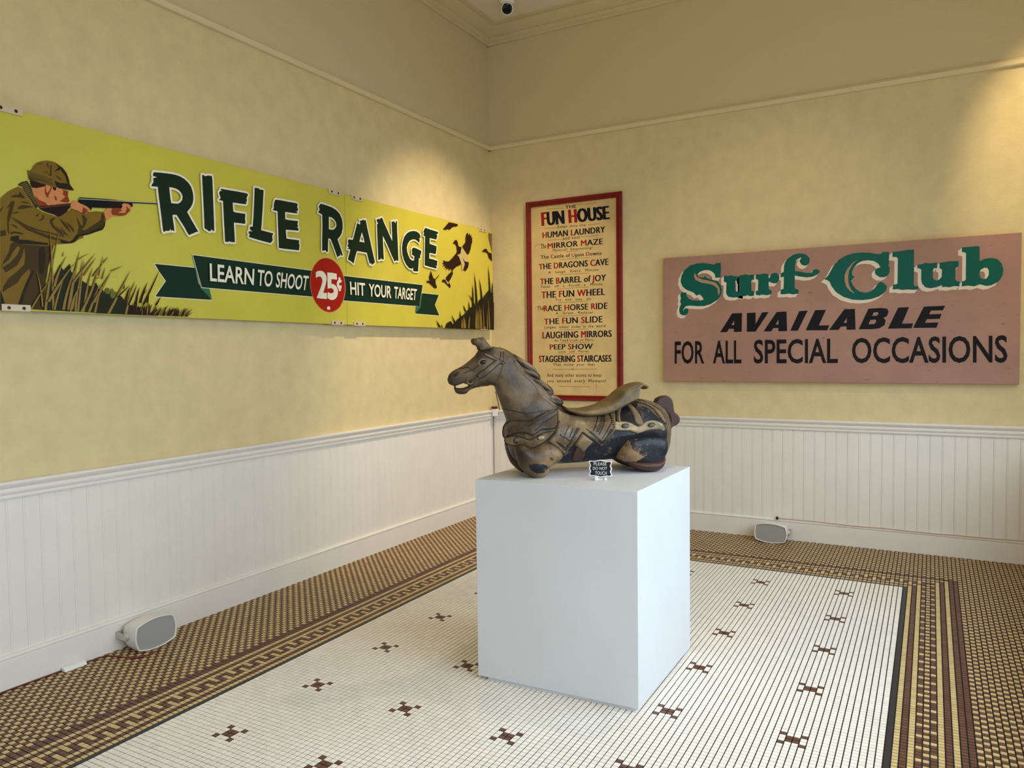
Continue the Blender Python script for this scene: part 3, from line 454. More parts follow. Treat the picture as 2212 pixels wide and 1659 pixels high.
SURF_LETTERS=[
 ('S',['2.189 2.2085 2.1923 2.1553 2.189 2.129 2.1903 2.0891 2.1458 2.0903 2.1425 2.1185 2.1225 2.1397 2.0957 2.1547 2.0553 2.1572 2.0214 2.1459 2.001 2.1269 2.0077 2.1063 2.0349 2.098 2.0552 2.1002 2.062 2.1132 2.0755 2.0923 2.1157 2.0767 2.1624 2.064 2.189 2.0294 2.2009 1.9889 2.1889 1.9429 2.1624 1.9108 2.1089 1.8796 2.055 1.865 2.0006 1.8671 1.9388 1.8743 1.9043 1.8709 1.8834 1.8479 1.8819 1.8274 1.8938 1.8509 1.9146 1.8535 1.9263 1.836 1.9214 1.8124 1.9041 1.7959 1.8798 1.7947 1.8554 1.8079 1.8471 1.8355 1.852 1.8661 1.8626 1.8862 1.8557 1.9104 1.8627 1.9374 1.8572 1.965 1.8628 1.9852 1.908 1.983 1.91 1.9558 1.932 1.9276 1.9733 1.9136 2.0211 1.9115 2.0516 1.919 2.0381 1.9431 2.0211 1.9607 2.0007 1.9583 1.9939 1.9519 1.9665 1.9802 1.9115 2.0033 1.8769 2.0322 1.8596 2.074 1.8666 2.1213 1.8911 2.1674 1.9395 2.2016 2.0011 2.2164 2.0621 2.2137 2.1091 2.2039 2.1359 2.1955 2.1525 2.2077']),
 ('S_slot',['1.9819 2.1415 1.9702 2.1153 1.9838 2.0841 2.0281 2.058 2.0889 2.0447 2.1291 2.0325 2.1624 2.0041 2.1724 1.9437 2.1837 1.9764 2.1757 2.0167 2.1491 2.0515 2.0956 2.0678 2.0349 2.0846 1.9975 2.1035 1.9839 2.1279']),
 ('u1',['2.2141 2.1043 2.2482 2.0989 2.2679 2.1044 2.294 2.093 2.3232 2.0945 2.3213 2.0552 2.3057 2.0561 2.3038 1.9838 2.3135 1.9714 2.333 1.9705 2.3427 1.9818 2.3426 2.054 2.3361 2.0577 2.3361 2.0971 2.3715 2.1015 2.3831 2.0976 2.3833 1.9307 2.3524 1.9387 2.3265 1.9267 2.2875 1.9238 2.2483 1.9336 2.2319 1.9608 2.2351 2.0468 2.2154 2.0545']),
 ('u1b',['2.3343 2.0971 2.3675 2.1003 2.3879 2.1043 2.4082 2.0953 2.4511 2.098 2.4512 2.0593 2.4336 2.0551 2.4296 2.0398 2.4312 1.9725 2.4514 1.9663 2.4514 1.9327 2.4287 1.9286 2.3983 1.9377 2.3779 1.9309 2.3524 1.9347 2.3344 1.9511']),
 ('r',['2.4637 2.0998 2.4938 2.0954 2.5187 2.1016 2.5584 2.0967 2.561 2.0684 2.5684 2.0629 2.5782 2.0929 2.6028 2.1027 2.6273 2.0951 2.642 2.0739 2.6397 2.0435 2.6226 2.0216 2.5981 2.0204 2.5784 2.0291 2.5685 2.0373 2.5611 2.0275 2.5637 1.9787 2.5859 1.9648 2.5835 1.9368 2.5489 1.9308 2.5141 1.9375 2.4891 1.931 2.464 1.9399 2.464 1.9683 2.48 1.97 2.4839 2.0471 2.4799 2.0576 2.4638 2.0611']),
 ('f',['2.8051 2.207 2.7933 2.1903 2.791 2.1754 2.8053 2.152 2.8291 2.1419 2.8526 2.1513 2.8642 2.1755 2.8594 2.2007 2.8429 2.2218 2.8192 2.2345 2.7812 2.2402 2.743 2.2315 2.7046 2.2065 2.683 2.1777 2.6758 2.1478 2.675 2.1074 2.6517 2.0936 2.6508 2.0632 2.6751 2.0679 2.674 1.9757 2.6521 1.9666 2.6512 1.9336 2.6814 1.9322 2.7153 1.9357 2.7442 1.9278 2.7825 1.9325 2.7847 1.9626 2.7608 1.9688 2.756 1.9816 2.7556 2.0723 2.7915 2.0626 2.8389 2.0534 2.8812 2.0549 2.9139 2.0679 2.9348 2.0865 2.9324 2.1015 2.909 2.1119 2.888 2.1067 2.8787 2.0874 2.8388 2.0874 2.7913 2.1003 2.7569 2.1074 2.7577 2.1576 2.7671 2.1921 2.7861 2.2033']),
 ('C',['3.4052 2.2061 3.4065 2.1733 3.4034 2.1472 3.4069 2.1258 3.4013 2.1103 3.4101 2.0886 3.4089 2.057 3.3972 2.0339 3.3734 2.0231 3.3446 2.0264 3.3203 2.0438 3.3115 2.0656 3.3176 2.0865 3.3344 2.0935 3.3488 2.0979 3.3342 2.1254 3.305 2.146 3.2661 2.154 3.227 2.1513 3.1976 2.1371 3.1731 2.1091 3.1609 2.0829 3.1586 2.0561 3.1761 2.0334 3.1662 2.0259 3.1539 2.0077 3.1641 1.9801 3.1841 1.9493 3.2139 1.9263 3.2484 1.9176 3.2825 1.923 3.3115 1.9456 3.3353 1.9817 3.3521 1.9914 3.3714 1.9824 3.3931 1.9573 3.3909 1.9309 3.3696 1.9054 3.3409 1.8855 3.2927 1.8689 3.2292 1.8626 3.1648 1.8691 3.1047 1.8908 3.049 1.9316 3.0182 1.9769 3.0053 2.0104 2.9873 2.0251 2.9668 2.0318 2.9922 2.055 3.0099 2.0868 3.0376 2.1397 3.0727 2.1754 3.1177 2.1993 3.1625 2.2123 3.2216 2.2144 3.2803 2.2079 3.324 2.1952 3.3504 2.1932 3.3623 2.2072']),
 ('C_slot',['3.1974 2.164 3.1629 2.1422 3.1284 2.1012 3.1097 2.059 3.109 2.0102 3.1218 1.9661 3.1495 1.9321 3.1819 1.9116 3.1544 1.9427 3.1366 1.987 3.1323 2.036 3.1385 2.0843 3.163 2.1314']),
 ('l',['3.4266 2.2035 3.4573 2.2039 3.4901 2.2066 3.5228 2.211 3.5622 2.2101 3.5655 2.2078 3.567 1.9587 3.574 1.9479 3.5948 1.9468 3.5927 1.9235 3.5627 1.9224 3.5255 1.9269 3.4928 1.9248 3.4645 1.9325 3.4314 1.9316 3.432 1.9659 3.4524 1.9674 3.4617 1.9748 3.4625 2.1536 3.4529 2.1648 3.4269 2.1666']),
 ('u2',['3.5876 2.1011 3.6167 2.1022 3.6376 2.1097 3.6743 2.1043 3.7106 2.109 3.7121 2.0693 3.6903 2.0677 3.6863 2.0561 3.6858 2.0027 3.6938 1.9875 3.712 1.9805 3.7274 1.9885 3.7402 2.0055 3.7412 2.0556 3.7255 2.0684 3.7251 2.1056 3.757 2.1076 3.7877 2.1114 3.8426 2.1094 3.8416 2.0698 3.8265 2.062 3.8231 2.0475 3.8238 1.9831 3.8301 1.971 3.8504 1.9669 3.8483 1.932 3.8203 1.9363 3.7898 1.9291 3.759 1.9337 3.7461 1.9314 3.7408 1.9464 3.7073 1.9334 3.6709 1.9275 3.6394 1.9369 3.6181 1.9648 3.6125 1.995 3.6128 2.0636 3.6011 2.0733 3.5879 2.0754']),
 ('b',['3.8602 2.2026 3.8878 2.2033 3.9178 2.2028 3.9475 2.2062 3.9664 2.2002 3.9677 2.0991 3.998 2.1143 4.0371 2.1174 4.0713 2.1064 4.0959 2.0762 4.107 2.0355 4.1019 1.9902 4.0782 1.9515 4.0396 1.9306 4.0103 1.9264 3.9707 1.9401 3.9361 1.9274 3.9011 1.935 3.8634 1.9312 3.863 1.9662 3.8781 1.9683 3.8865 1.9795 3.8858 2.1599 3.8757 2.1676 3.8606 2.1705','3.9964 2.0529 3.9743 2.041 3.9673 2.0154 3.9726 1.9862 3.99 1.9737 4.0096 1.9783 4.0216 2.0006 4.0227 2.0293 4.0136 2.05']),
]
AVAILABLE=[
 ('A',['2.1861 1.6497 2.2794 1.7966 2.3583 1.7983 2.3555 1.6488 2.2942 1.6487 2.2942 1.6741 2.2559 1.675 2.2381 1.6485','2.275 1.7044 2.297 1.741 2.2971 1.7038']),
 ('V',['2.3959 1.797 2.4633 1.7976 2.4635 1.7066 2.5131 1.7973 2.5624 1.7985 2.4636 1.6478 2.3961 1.6479']),
 ('A',['2.5247 1.6479 2.6225 1.7963 2.6957 1.798 2.7004 1.6467 2.6368 1.6467 2.6367 1.6728 2.5978 1.6723 2.581 1.6466','2.6144 1.6995 2.6365 1.738 2.6367 1.6989']),
 ('I',['2.725 1.649 2.7897 1.7975 2.8503 1.7996 2.7795 1.6477']),
 ('L',['2.8362 1.6492 2.9036 1.8004 2.98 1.8004 2.9306 1.6837 3.0042 1.6831 2.99 1.6455']),
 ('A',['3.0031 1.648 3.1082 1.7999 3.1808 1.7999 3.1856 1.6464 3.1246 1.6465 3.1244 1.6715 3.0859 1.6711 3.068 1.6464','3.1037 1.6985 3.1253 1.734 3.1255 1.6979']),
 ('B',['3.2084 1.6486 3.2724 1.7978 3.3564 1.8001 3.3956 1.7932 3.4055 1.7711 3.396 1.7416 3.373 1.7261 3.3878 1.708 3.3795 1.6743 3.3454 1.652 3.296 1.6464','3.3074 1.7692 3.3345 1.771 3.3396 1.7572 3.3274 1.7439 3.2977 1.7449','3.2855 1.7152 3.3202 1.7169 3.3264 1.703 3.3142 1.6842 3.2733 1.6826']),
 ('L',['3.4029 1.6478 3.4682 1.7985 3.5375 1.7999 3.4933 1.6819 3.5648 1.6812 3.5544 1.6467']),
 ('E',['3.5651 1.6491 3.6318 1.7989 3.7645 1.8002 3.75 1.7693 3.6763 1.7694 3.665 1.7433 3.7423 1.7433 3.7312 1.7094 3.6514 1.7093 3.64 1.6831 3.7234 1.6833 3.7112 1.6467']),
]
Q_LEARN='3.2748 2.0401 2.488 2.0301 2.5095 1.9353 3.275 1.9395'
Q_HIT='2.0866 2.024 1.2879 2.0223 1.3011 1.9326 2.0824 1.9316'
Q_FOR='1.8088 1.58 4.1359 1.5831 4.1385 1.3981 1.8083 1.396'
FUN_TEXT=[
 ('big','THE','0.7968 2.8148 0.9051 2.8136 0.9048 2.7841 0.7985 2.7848',0.02,[]),
 ('big','FUN HOUSE','0.5527 2.7764 1.2154 2.7698 1.2239 2.6551 0.5581 2.6546',0.05,[0, 4]),
 ('sm','Enter thru the','0.7205 2.6447 0.9928 2.6341 0.9926 2.6165 0.7202 2.619',0,[]),
 ('big','HUMAN LAUNDRY','0.5657 2.5963 1.1798 2.5955 1.1794 2.5433 0.5671 2.5428',0.03,[0, 6]),
 ('sm','and visit','0.7727 2.5383 0.937 2.5376 0.9367 2.5093 0.7725 2.5108',0,[]),
 ('it','The','0.5528 2.4911 0.604 2.4931 0.6036 2.4507 0.5488 2.4457',0.02,[]),
 ('big','MIRROR MAZE','0.6156 2.4922 1.1583 2.4927 1.1579 2.4433 0.6171 2.4436',0.03,[0, 7]),
 ('sm','Mystical!  Entertaining!','0.6712 2.4365 1.0583 2.4306 1.0582 2.4101 0.6709 2.4141',0,[]),
 ('big','The Castle of Upsin Downs','0.5447 2.3882 1.1436 2.3832 1.1434 2.3511 0.5477 2.3557',0.012,[4, 14, 20]),
 ('big','THE DRAGONS CAVE','0.5231 2.3116 1.209 2.3144 1.2086 2.2592 0.5259 2.2613',0.03,[0, 4, 12]),
 ('sm','A   Laugh   Every   Minute.','0.6216 2.2401 1.1204 2.2369 1.1202 2.2134 0.6213 2.2189',0,[]),
 ('big','THE BARREL of JOY','0.5352 2.1764 1.1861 2.1779 1.1826 2.1238 0.536 2.1231',0.03,[0, 4, 14]),
 ('sm','Takes   off   a   Pound   a   Minute.','0.5414 2.1124 1.1573 2.1076 1.1571 2.0872 0.5411 2.0922',0,[]),
 ('big','THE FUN WHEEL','0.5485 2.0575 1.1756 2.0568 1.1752 1.9998 0.5478 1.9979',0.03,[0, 4, 8]),
 ('sm','Try   and   stay   on','0.6916 1.9882 1.0374 1.9838 1.0372 1.9614 0.6914 1.9672',0,[]),
 ('it','The','0.5117 1.9243 0.5693 1.926 0.5688 1.8889 0.5068 1.8885',0.02,[]),
 ('big','RACE HORSE RIDE','0.5693 1.9287 1.1972 1.931 1.1968 1.8771 0.5709 1.8775',0.03,[0, 5, 11]),
 ('sm','A   Great   Reducer.','0.6918 1.8666 1.0746 1.8638 1.0744 1.8421 0.6915 1.8449',0,[]),
 ('big','THE FUN SLIDE','0.5716 1.8092 1.1499 1.8165 1.1495 1.7611 0.5725 1.758',0.03,[0, 4, 8]),
 ('sm','Longest  indoor  slides  in  the  world','0.5783 1.7426 1.1753 1.7413 1.1752 1.7178 0.578 1.72',0,[]),
 ('big','LAUGHING MIRRORS','0.5553 1.6886 1.2341 1.6877 1.2357 1.6319 0.5546 1.6287',0.035,[0, 9]),
 ('sm','As Youd Look on Mars.','0.6766 1.6198 1.0656 1.6205 1.0655 1.5986 0.6764 1.5987',0,[]),
 ('big','PEEP SHOW','0.6282 1.573 1.0569 1.5743 1.051 1.5261 0.6292 1.5265',0.03,[0, 5]),
 ('sm','Look   and   Marvel.','0.7194 1.5149 1.0195 1.5181 1.0193 1.4988 0.7192 1.4971',0,[]),
 ('big','STAGGERING STAIRCASES','0.5152 1.4703 1.2306 1.4712 1.2302 1.414 0.516 1.412',0.035,[0, 11]),
 ('sm','That  invite  your  feet','0.6617 1.4016 1.0722 1.4017 1.072 1.3798 0.6615 1.3777',0,[]),
 ('sm','And many other stunts to keep','0.5978 1.3084 1.1323 1.3092 1.1321 1.2816 0.5974 1.2764',0.012,[]),
 ('sm','you  amused  every  Moment!','0.5986 1.2537 1.1766 1.2581 1.1764 1.2325 0.5983 1.227',0.012,[]),
]
FUN_LINES=[
 '0.611 2.802 0.7906 2.7946',
 '0.9135 2.8069 1.0995 2.8068',
 '0.592 2.6273 0.7103 2.6277',
 '1.012 2.6224 1.1297 2.6251',
 '0.6213 2.5189 0.7692 2.5189',
 '0.9401 2.5226 1.1131 2.5239',
 '0.8012 2.4027 0.9325 2.403',
 '0.7373 2.3371 1.0288 2.3358',
 '0.7312 2.202 1.0212 2.1995',
 '0.7077 2.0759 1.0201 2.0767',
 '0.7168 1.951 1.0092 1.9498',
 '0.7154 1.8263 1.0082 1.8315',
 '0.7251 1.7032 1.0071 1.706',
 '0.7311 1.5859 1.0152 1.5879',
 '0.7227 1.4845 1.0157 1.4865',
 '0.6479 1.3472 1.0947 1.3489',
 '0.8408 1.3474 0.8574 1.3565 0.8745 1.3474 0.8572 1.3382 0.8408 1.3474',
 '0.7145 1.1911 1.0237 1.1903',
 '1.0866 1.2104 1.0864 1.1781',
 '0.4799 2.4571 0.4906 2.4807 0.5184 2.4907 0.5664 2.4839',
 '0.4867 1.9039 0.4944 1.9203 0.517 1.9261 0.5357 1.9233',
]
HORSE={
 'body':'-0.2144 0.601 -0.192 0.6078 -0.164 0.6059 -0.1387 0.6013 -0.1022 0.5834 -0.0797 0.5612 -0.0572 0.5335 -0.029 0.5028 0.0052 0.469 0.0453 0.4293 0.0798 0.3896 0.1088 0.3553 0.1379 0.3265 0.1731 0.2973 0.2206 0.2816 0.2807 0.2796 0.3413 0.2832 0.4026 0.3039 0.4644 0.3306 0.5204 0.3457 0.5642 0.3438 0.6209 0.33 0.6653 0.3071 0.694 0.2741 0.7098 0.2268 0.7129 0.1916 0.7095 0.1507 0.703 0.11 0.6836 0.0698 0.6388 0.0545 0.5564 0.0527 0.4378 0.0558 0.3517 0.0515 0.2787 0.0467 0.1886 0.0457 0.1292 0.046 0.0703 0.049 -0.017 0.0536 -0.0745 0.0677 -0.1027 0.0968 -0.1165 0.1361 -0.1199 0.1804 -0.1171 0.2189 -0.1234 0.2577 -0.1371 0.2966 -0.1507 0.3355 -0.1643 0.3742 -0.1768 0.4073 -0.1844 0.425 -0.2169 0.4236 -0.2504 0.4201 -0.2783 0.4143 -0.3005 0.4051 -0.3106 0.3935 -0.3283 0.388 -0.3475 0.3901 -0.3638 0.397 -0.3717 0.4123 -0.3705 0.423 -0.3497 0.4209 -0.3223 0.4229 -0.3029 0.4311 -0.3077 0.4388 -0.3275 0.4382 -0.3468 0.4332 -0.366 0.4283 -0.3823 0.4314 -0.3958 0.4398 -0.402 0.456 -0.3991 0.472 -0.3896 0.4879 -0.373 0.5004 -0.3483 0.5129 -0.3206 0.5285 -0.2928 0.5496 -0.2704 0.5693 -0.2563 0.5907 -0.2367 0.6013',
 'front_leg':'-0.1075 0.1531 -0.0684 0.1594 -0.0293 0.1495 0.0104 0.164 0.0559 0.1674 0.0956 0.1438 0.1183 0.1099 0.1151 0.0827 0.0891 0.0622 0.0574 0.042 0.0474 0.0153 0.0256 -0.0009 -0.0085 -0.0044 -0.0366 0.0048 -0.0589 0.0212 -0.0865 0.0525 -0.1027 0.0937 -0.1106 0.1264',
 'hind_leg':'0.3945 0.0854 0.4129 0.1404 0.4312 0.1732 0.4797 0.188 0.5407 0.1911 0.6023 0.1829 0.6487 0.1526 0.6548 0.1011 0.6403 0.0676 0.6402 0.0391 0.6233 0.0104 0.5891 -0.0048 0.5398 -0.0021 0.5031 0.009 0.4727 0.0253 0.4304 0.0444 0.4004 0.0627',
 'hoof':'0.4245 0.0587 0.4698 0.0631 0.5305 0.0656 0.5918 0.0682 0.632 0.0752 0.6313 0.0424 0.6132 0.0122 0.5792 -0.0029 0.5302 -0.0002 0.4937 0.0108 0.4605 0.0277',
 'saddle':'0.1468 0.3262 0.1792 0.3128 0.2509 0.3105 0.3295 0.3245 0.3906 0.3517 0.4401 0.3943 0.4773 0.4151 0.5271 0.4283 0.5647 0.424 0.5878 0.4079 0.5852 0.3923 0.5695 0.3893 0.5627 0.3998 0.5507 0.4001 0.5381 0.3832 0.5298 0.3546 0.5204 0.3376 0.4767 0.3217 0.4271 0.2974 0.384 0.28 0.3412 0.2701 0.2806 0.2665 0.2206 0.272 0.1731 0.2889 0.1495 0.3037',
 'blanket':'0.1048 0.3192 0.1303 0.2994 0.1761 0.2832 0.234 0.2779 0.2925 0.2813 0.3397 0.294 0.3873 0.3156 0.4413 0.3427 0.4232 0.3227 0.4021 0.293 0.3881 0.2547 0.3795 0.2108 0.306 0.131 0.2072 0.204 0.1255 0.1023 0.0379 0.1704 0.0637 0.199 0.084 0.2334 0.0946 0.2709 0.1006 0.2977',
 'tassel':'0.2053 0.2018 0.259 0.1601 0.219 0.1072 0.1661 0.149',
 'breast_collar':'0.1025 0.3131 0.1006 0.2915 0.0934 0.2646 0.0759 0.2273 0.0078 0.2219 -0.0318 0.1982 -0.0596 0.2085 -0.1042 0.205 -0.1294 0.1767 -0.143 0.1933 -0.1415 0.2253 -0.1313 0.2462 -0.1034 0.2638 -0.0701 0.2653 -0.0394 0.2652 -0.0084 0.2818 0.037 0.3018',
 'breast_strap':'-0.1321 0.1833 -0.0961 0.1913 -0.0657 0.1857 -0.0418 0.1782 -0.0181 0.1917 0.0158 0.2081 0.0611 0.217 0.0667 0.2097 0.038 0.1785 0.0181 0.1632 -0.0074 0.1482 -0.0412 0.1363 -0.0745 0.1475 -0.127 0.15',
 'chest_ornament':'-0.1149 0.2381 -0.0868 0.2206 -0.1045 0.1666 -0.1021 0.1336 -0.0941 0.0893 -0.072 0.0442 -0.0891 0.0396 -0.117 0.074 -0.1362 0.1188 -0.1395 0.1681 -0.1351 0.2007 -0.1264 0.2222',
 'rump_belt':'0.3803 0.2453 0.4279 0.2462 0.4578 0.2379 0.4848 0.2236 0.5181 0.2401 0.5546 0.2488 0.5912 0.243 0.6218 0.2239 0.6291 0.1938 0.5727 0.2034 0.524 0.1998 0.4798 0.1876 0.4396 0.2032 0.3682 0.2083',
 'rump_strap1':'0.4458 0.3419 0.4065 0.2921 0.3925 0.2537 0.391 0.2149 0.406 0.2143 0.4092 0.2475 0.4226 0.2887 0.4638 0.3319',
 'rump_strap2':'0.4555 0.3297 0.4686 0.2959 0.4719 0.2456 0.4791 0.2314 0.4972 0.2235 0.5155 0.2356 0.5048 0.278 0.4856 0.3232 0.4676 0.3349',
 'rump_strap3':'0.4973 0.3381 0.5462 0.3253 0.5892 0.2957 0.6199 0.238 0.6479 0.2256 0.6263 0.2888 0.5893 0.3183 0.5462 0.3394 0.5035 0.3446',
 'girth':'0.1814 0.138 0.1737 0.1111 0.1706 0.0894 0.1808 0.0616 0.2312 0.059 0.2345 0.1082 0.2359 0.1355',
 'tail':'0.6209 0.3172 0.6336 0.3284 0.6432 0.3444 0.6687 0.3553 0.6975 0.3557 0.7198 0.3422 0.7307 0.3139 0.7357 0.2786 0.7602 0.2555 0.7666 0.2277 0.7497 0.2066 0.7258 0.1981 0.7096 0.1712 0.7001 0.1921 0.7035 0.2446 0.6716 0.2865',
 'mane':'-0.0937 0.5778 -0.0684 0.5583 -0.0343 0.5386 -0.0087 0.5178 0.0171 0.4975 0.037 0.4711 0.0397 0.4517 0.0628 0.4373 0.0918 0.4143 0.1044 0.3889 0.1031 0.3733 0.1295 0.3648 0.1488 0.3513 0.1498 0.3289 0.126 0.3168 0.0967 0.325 0.062 0.3622 0.0393 0.4101 0.0049 0.4414 -0.0179 0.4667 -0.0463 0.4893 -0.0661 0.5117 -0.08 0.5421',
 'ear':'-0.2498 0.5905 -0.2567 0.6094 -0.2742 0.6176 -0.2823 0.6311 -0.2793 0.6429 -0.2683 0.6481 -0.2562 0.6443 -0.2462 0.6512 -0.2352 0.6495 -0.227 0.6387 -0.2107 0.617 -0.1959 0.6007 -0.2194 0.5929',
 'eye':'-0.2577 0.5335 -0.2504 0.544 -0.2394 0.5471 -0.2296 0.5395 -0.233 0.5299 -0.2468 0.5264',
 'brow':'-0.2632 0.5293 -0.2575 0.5452 -0.2409 0.5556 -0.2218 0.5474 -0.2107 0.5552 -0.2276 0.5287 -0.2296 0.5395 -0.2394 0.5482 -0.2504 0.5451 -0.2571 0.5346',
 'nostril':'-0.3748 0.4805 -0.3666 0.4894 -0.3558 0.4892 -0.3504 0.4827 -0.3587 0.4749 -0.3695 0.4751',
 'cheek_strap':'-0.1714 0.5483 -0.1566 0.5357 -0.2469 0.4652 -0.2661 0.4603 -0.2767 0.4765 -0.2602 0.4895 -0.1797 0.5484',
 'nose_strap':'-0.2749 0.4762 -0.2626 0.461 -0.289 0.4435 -0.2987 0.4554',
 'brow_strap':'-0.2335 0.5796 -0.2062 0.5685 -0.1623 0.5438 -0.1414 0.5327 -0.1488 0.5221 -0.1736 0.5333 -0.2119 0.5553 -0.2392 0.569',
 'jaw_strap':'-0.1632 0.5385 -0.1439 0.5275 -0.1639 0.4849 -0.1839 0.4413 -0.2088 0.4349 -0.1861 0.4853 -0.17 0.5279',
 'head_strap':'-0.1451 0.5865 -0.1329 0.5863 -0.14 0.5542 -0.1448 0.5274 -0.1633 0.474 -0.1747 0.4474 -0.1858 0.445 -0.163 0.4955 -0.1514 0.5329',
 'ring':'-0.3036 0.4518',
 'oval1':'0.4226 0.2248',
 'oval2':'0.549 0.2255',
 'oval3':'-0.0924 0.1742',
 'oval4':'0.0062 0.188',
}
HORSE_LINES=[
 ('blanket','0.1007 0.2607 0.0692 0.2295',0.0022),
 ('blanket','0.2296 0.2204 0.3021 0.1516 0.3466 0.202',0.0022),
 ('blanket','0.2615 0.2082 0.3059 0.2641 0.3296 0.2907',0.0022),
 ('blanket','0.2877 0.1907 0.3352 0.252 0.3473 0.2945',0.0022),
 ('blanket','0.3022 0.1709 0.3647 0.2454 0.374 0.3057',0.0022),
 ('blanket','0.1143 0.1953 0.1461 0.2373',0.0022),
 ('blanket','0.1142 0.1899 0.1426 0.1669 0.1863 0.2249',0.0022),
 ('blanket','0.0742 0.17 0.1223 0.1353 0.1949 0.2246',0.0022),
 ('blanket','0.1399 0.1861 0.1661 0.2257',0.0022),
 ('blanket','0.0916 0.2016 0.1142 0.1817',0.0022),
 ('grooves','-0.0496 0.2435 -0.0101 0.2635 0.0352 0.2861 0.0978 0.3082',0.0022),
 ('grooves','-0.0219 0.2209 0.0235 0.2568 0.092 0.2895',0.0022),
 ('blanket','0.2385 0.2008 0.2548 0.2056',0.0021),
 ('blanket','0.2448 0.1948 0.2612 0.1996',0.0021),
 ('blanket','0.2512 0.1888 0.2675 0.1936',0.0021),
 ('blanket','0.2575 0.1828 0.2739 0.1876',0.0021),
 ('blanket','0.2639 0.1768 0.2803 0.1816',0.0021),
 ('blanket','0.2703 0.1708 0.2867 0.1755',0.0021),
 ('blanket','0.2767 0.1647 0.2931 0.1695',0.0021),
 ('blanket','0.2831 0.1587 0.2995 0.1634',0.0021),
 ('blanket','0.2895 0.1526 0.3059 0.1574',0.0021),
 ('blanket','0.2959 0.1466 0.3124 0.1513',0.0021),
 ('blanket','0.3132 0.1485 0.2968 0.1515',0.0021),
 ('blanket','0.3179 0.154 0.3015 0.157',0.0021),
 ('blanket','0.3226 0.1596 0.3061 0.1625',0.0021),
 ('blanket','0.3273 0.1651 0.3108 0.168',0.0021),
 ('blanket','0.332 0.1706 0.3155 0.1735',0.0021),
 ('blanket','0.3367 0.1762 0.3202 0.1791',0.0021),
 ('blanket','0.3415 0.1817 0.325 0.1846',0.0021),
 ('blanket','0.3462 0.1872 0.3297 0.1901',0.0021),
 ('blanket','0.3509 0.1928 0.3344 0.1957',0.0021),
 ('blanket','0.3556 0.1983 0.3391 0.2012',0.0021),
 ('blanket','0.3603 0.2039 0.3438 0.2068',0.0021),
 ('blanket','0.3651 0.2094 0.3485 0.2123',0.0021),
 ('blanket','0.276 0.2084 0.29 0.2035',0.0021),
 ('blanket','0.2817 0.2153 0.2957 0.2103',0.0021),
 ('blanket','0.2873 0.2222 0.3014 0.2172',0.0021),
 ('blanket','0.293 0.229 0.3071 0.2241',0.0021),
 ('blanket','0.2987 0.2359 0.3127 0.2309',0.0021),
 ('blanket','0.3044 0.2427 0.3184 0.2378',0.0021),
 ('blanket','0.31 0.2496 0.3241 0.2447',0.0021),
 ('blanket','0.3157 0.2565 0.3298 0.2516',0.0021),
 ('blanket','0.3214 0.2634 0.3355 0.2585',0.0021),
 ('blanket','0.3271 0.2703 0.3412 0.2654',0.0021),
 ('blanket','0.3328 0.2772 0.3469 0.2723',0.0021),
 ('blanket','0.3385 0.2841 0.3526 0.2792',0.0021),
 ('blanket','0.08 0.1589 0.0971 0.1625',0.0021),
 ('blanket','0.086 0.1532 0.1031 0.1568',0.0021),
 ('blanket','0.092 0.1475 0.1092 0.1511',0.0021),
 ('blanket','0.0981 0.1418 0.1152 0.1454',0.0021),
 ('blanket','0.1041 0.1361 0.1213 0.1397',0.0021),
 ('blanket','0.1102 0.1304 0.1274 0.134',0.0021),
 ('blanket','0.1162 0.1247 0.1334 0.1283',0.0021),
 ('blanket','0.1307 0.1224 0.117 0.1252',0.0021),
 ('blanket','0.1365 0.1296 0.1228 0.1325',0.0021),
 ('blanket','0.1423 0.1369 0.1286 0.1397',0.0021),
 ('blanket','0.1481 0.1442 0.1344 0.147',0.0021),
 ('blanket','0.1539 0.1515 0.1402 0.1543',0.0021),
 ('blanket','0.1598 0.1588 0.146 0.1616',0.0021),
 ('blanket','0.1656 0.1661 0.1518 0.1689',0.0021),
 ('blanket','0.1714 0.1734 0.1576 0.1761',0.0021),
 ('blanket','0.1772 0.1807 0.1634 0.1834',0.0021),
 ('blanket','0.1745 0.1496 0.1827 0.1613',0.0021),
 ('blanket','0.1812 0.1448 0.1894 0.1564',0.0021),
 ('blanket','0.1879 0.14 0.1961 0.1516',0.0021),
 ('blanket','0.1946 0.1351 0.2028 0.1467',0.0021),
 ('blanket','0.2013 0.1302 0.2095 0.1419',0.0021),
 ('blanket','0.208 0.1254 0.2162 0.137',0.0021),
 ('blanket','0.2252 0.1282 0.2137 0.1353',0.0021),
 ('blanket','0.2296 0.1344 0.2181 0.1415',0.0021),
 ('blanket','0.234 0.1406 0.2225 0.1477',0.0021),
 ('blanket','0.2384 0.1467 0.2269 0.1538',0.0021),
 ('blanket','0.2429 0.1529 0.2313 0.16',0.0021),
 ('blanket','0.2473 0.1591 0.2357 0.1662',0.0021),
 ('blanket','0.3736 0.2223 0.3618 0.2239',0.0021),
 ('blanket','0.3741 0.232 0.3622 0.2335',0.0021),
 ('blanket','0.3745 0.2416 0.3626 0.2431',0.0021),
 ('blanket','0.3749 0.2512 0.3631 0.2528',0.0021),
 ('blanket','0.3754 0.2609 0.3635 0.2624',0.0021),
 ('blanket','0.3758 0.2705 0.364 0.272',0.0021),
 ('blanket','0.3762 0.2801 0.3644 0.2816',0.0021),
 ('blanket','0.3767 0.2897 0.3648 0.2913',0.0021),
]
